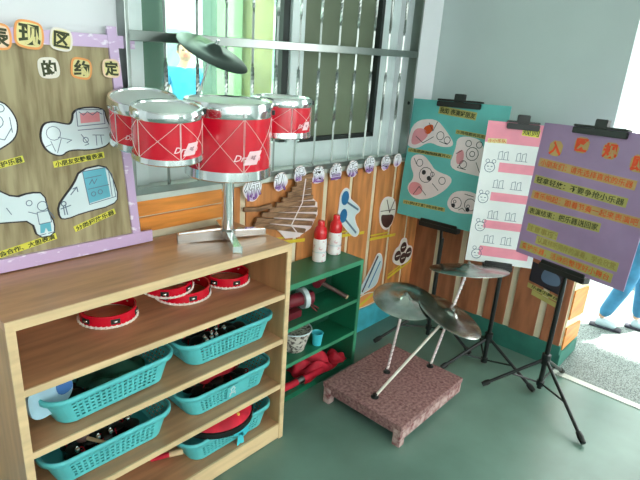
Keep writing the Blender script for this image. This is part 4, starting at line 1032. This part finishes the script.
animal([(.313,.162),(.352,.203),(.476,.21),(.520,.106),(.358,.077),(.305,.108)],'d',
  [cir(.36,.135,.030),cir(.44,.14,.032),cir(.35,.14,.008),cir(.43,.13,.008),[(.38,.10),(.40,.115),(.42,.10)],[(.40,.19),(.45,.185)]],[(circ(.345,.118,.012,8),M_ink),(circ(.43,.112,.012,8),M_ink)])

# small dark picture on the right wall, below the purple poster
RF=Frame((2.762,.64,0),(0,-1,0),(0,0,1)); RFu=lambda y:-(y-.64)
t=thing('wall_picture','small dark photo print with yellow captions, low behind the nearest easel','picture card',(2.76,.775,.5))
mb=MB(); mb.prism(ccw([(RFu(.865),.565),(RFu(.682),.535),(RFu(.682),.42),(RFu(.865),.455)]),RF,.001,.004); mb.build('photo_print',M_ink,t)
mb=MB(); mb.prism(ccw(smoothpoly([(RFu(.80),.54),(RFu(.77),.555),(RFu(.74),.535),(RFu(.71),.52),(RFu(.70),.47),(RFu(.76),.46),(RFu(.81),.48)])),RF,.004,.0048); mb.build('pale_figures',M_line,t)
for i,(z0) in enumerate((.440,.405)):
    mb=MB(); mb.prism(ccw([(RFu(.868-.03*i),z0),(RFu(.68),z0-.035),(RFu(.68),z0-.062),(RFu(.868-.03*i),z0-.027)]),RF,.001,.003); mb.build('caption_strip',M_lab,t)
f=RF.sub(RFu(.772),.412,-.18); text('乐器小舞台',.020,f,.0034,M_ginkd,t,bold=.0004,width=.15)

# ------------------------------------------------------------------ light
wd=bpy.data.worlds.new('world'); scn.world=wd; wd.use_nodes=True
nt=wd.node_tree; bg=nt.nodes['Background']
bg.inputs['Color'].default_value=(.95,1.0,.97,1); bg.inputs['Strength'].default_value=4.2
sun=bpy.data.lights.new('sun','SUN'); sun.energy=14; sun.angle=math.radians(2); sun.color=(1,.98,.92)
so=bpy.data.objects.new('sun',sun); COL.objects.link(so)
so.rotation_euler=V(-.42,.22,-.88).to_track_quat('-Z','Y').to_euler()

# ------------------------------------------------------------------ camera
cam=bpy.data.cameras.new('camera'); cam.sensor_width=36; cam.lens=28.8; cam.clip_start=.02
co=bpy.data.objects.new('camera',cam); COL.objects.link(co); scn.camera=co
rt=V(.675,-.735,.066); fw=V(.711,.625,-.321); fw.normalize(); up=rt.cross(fw).normalized(); rt=fw.cross(up)
co.matrix_world=Matrix(((rt.x,up.x,-fw.x,0),(rt.y,up.y,-fw.y,0),(rt.z,up.z,-fw.z,1.5),(0,0,0,1)))
scn.view_settings.view_transform='Standard'; scn.view_settings.look='None'; scn.view_settings.gamma=1
scn.view_settings.use_curve_mapping=False; scn.view_settings.exposure=.68
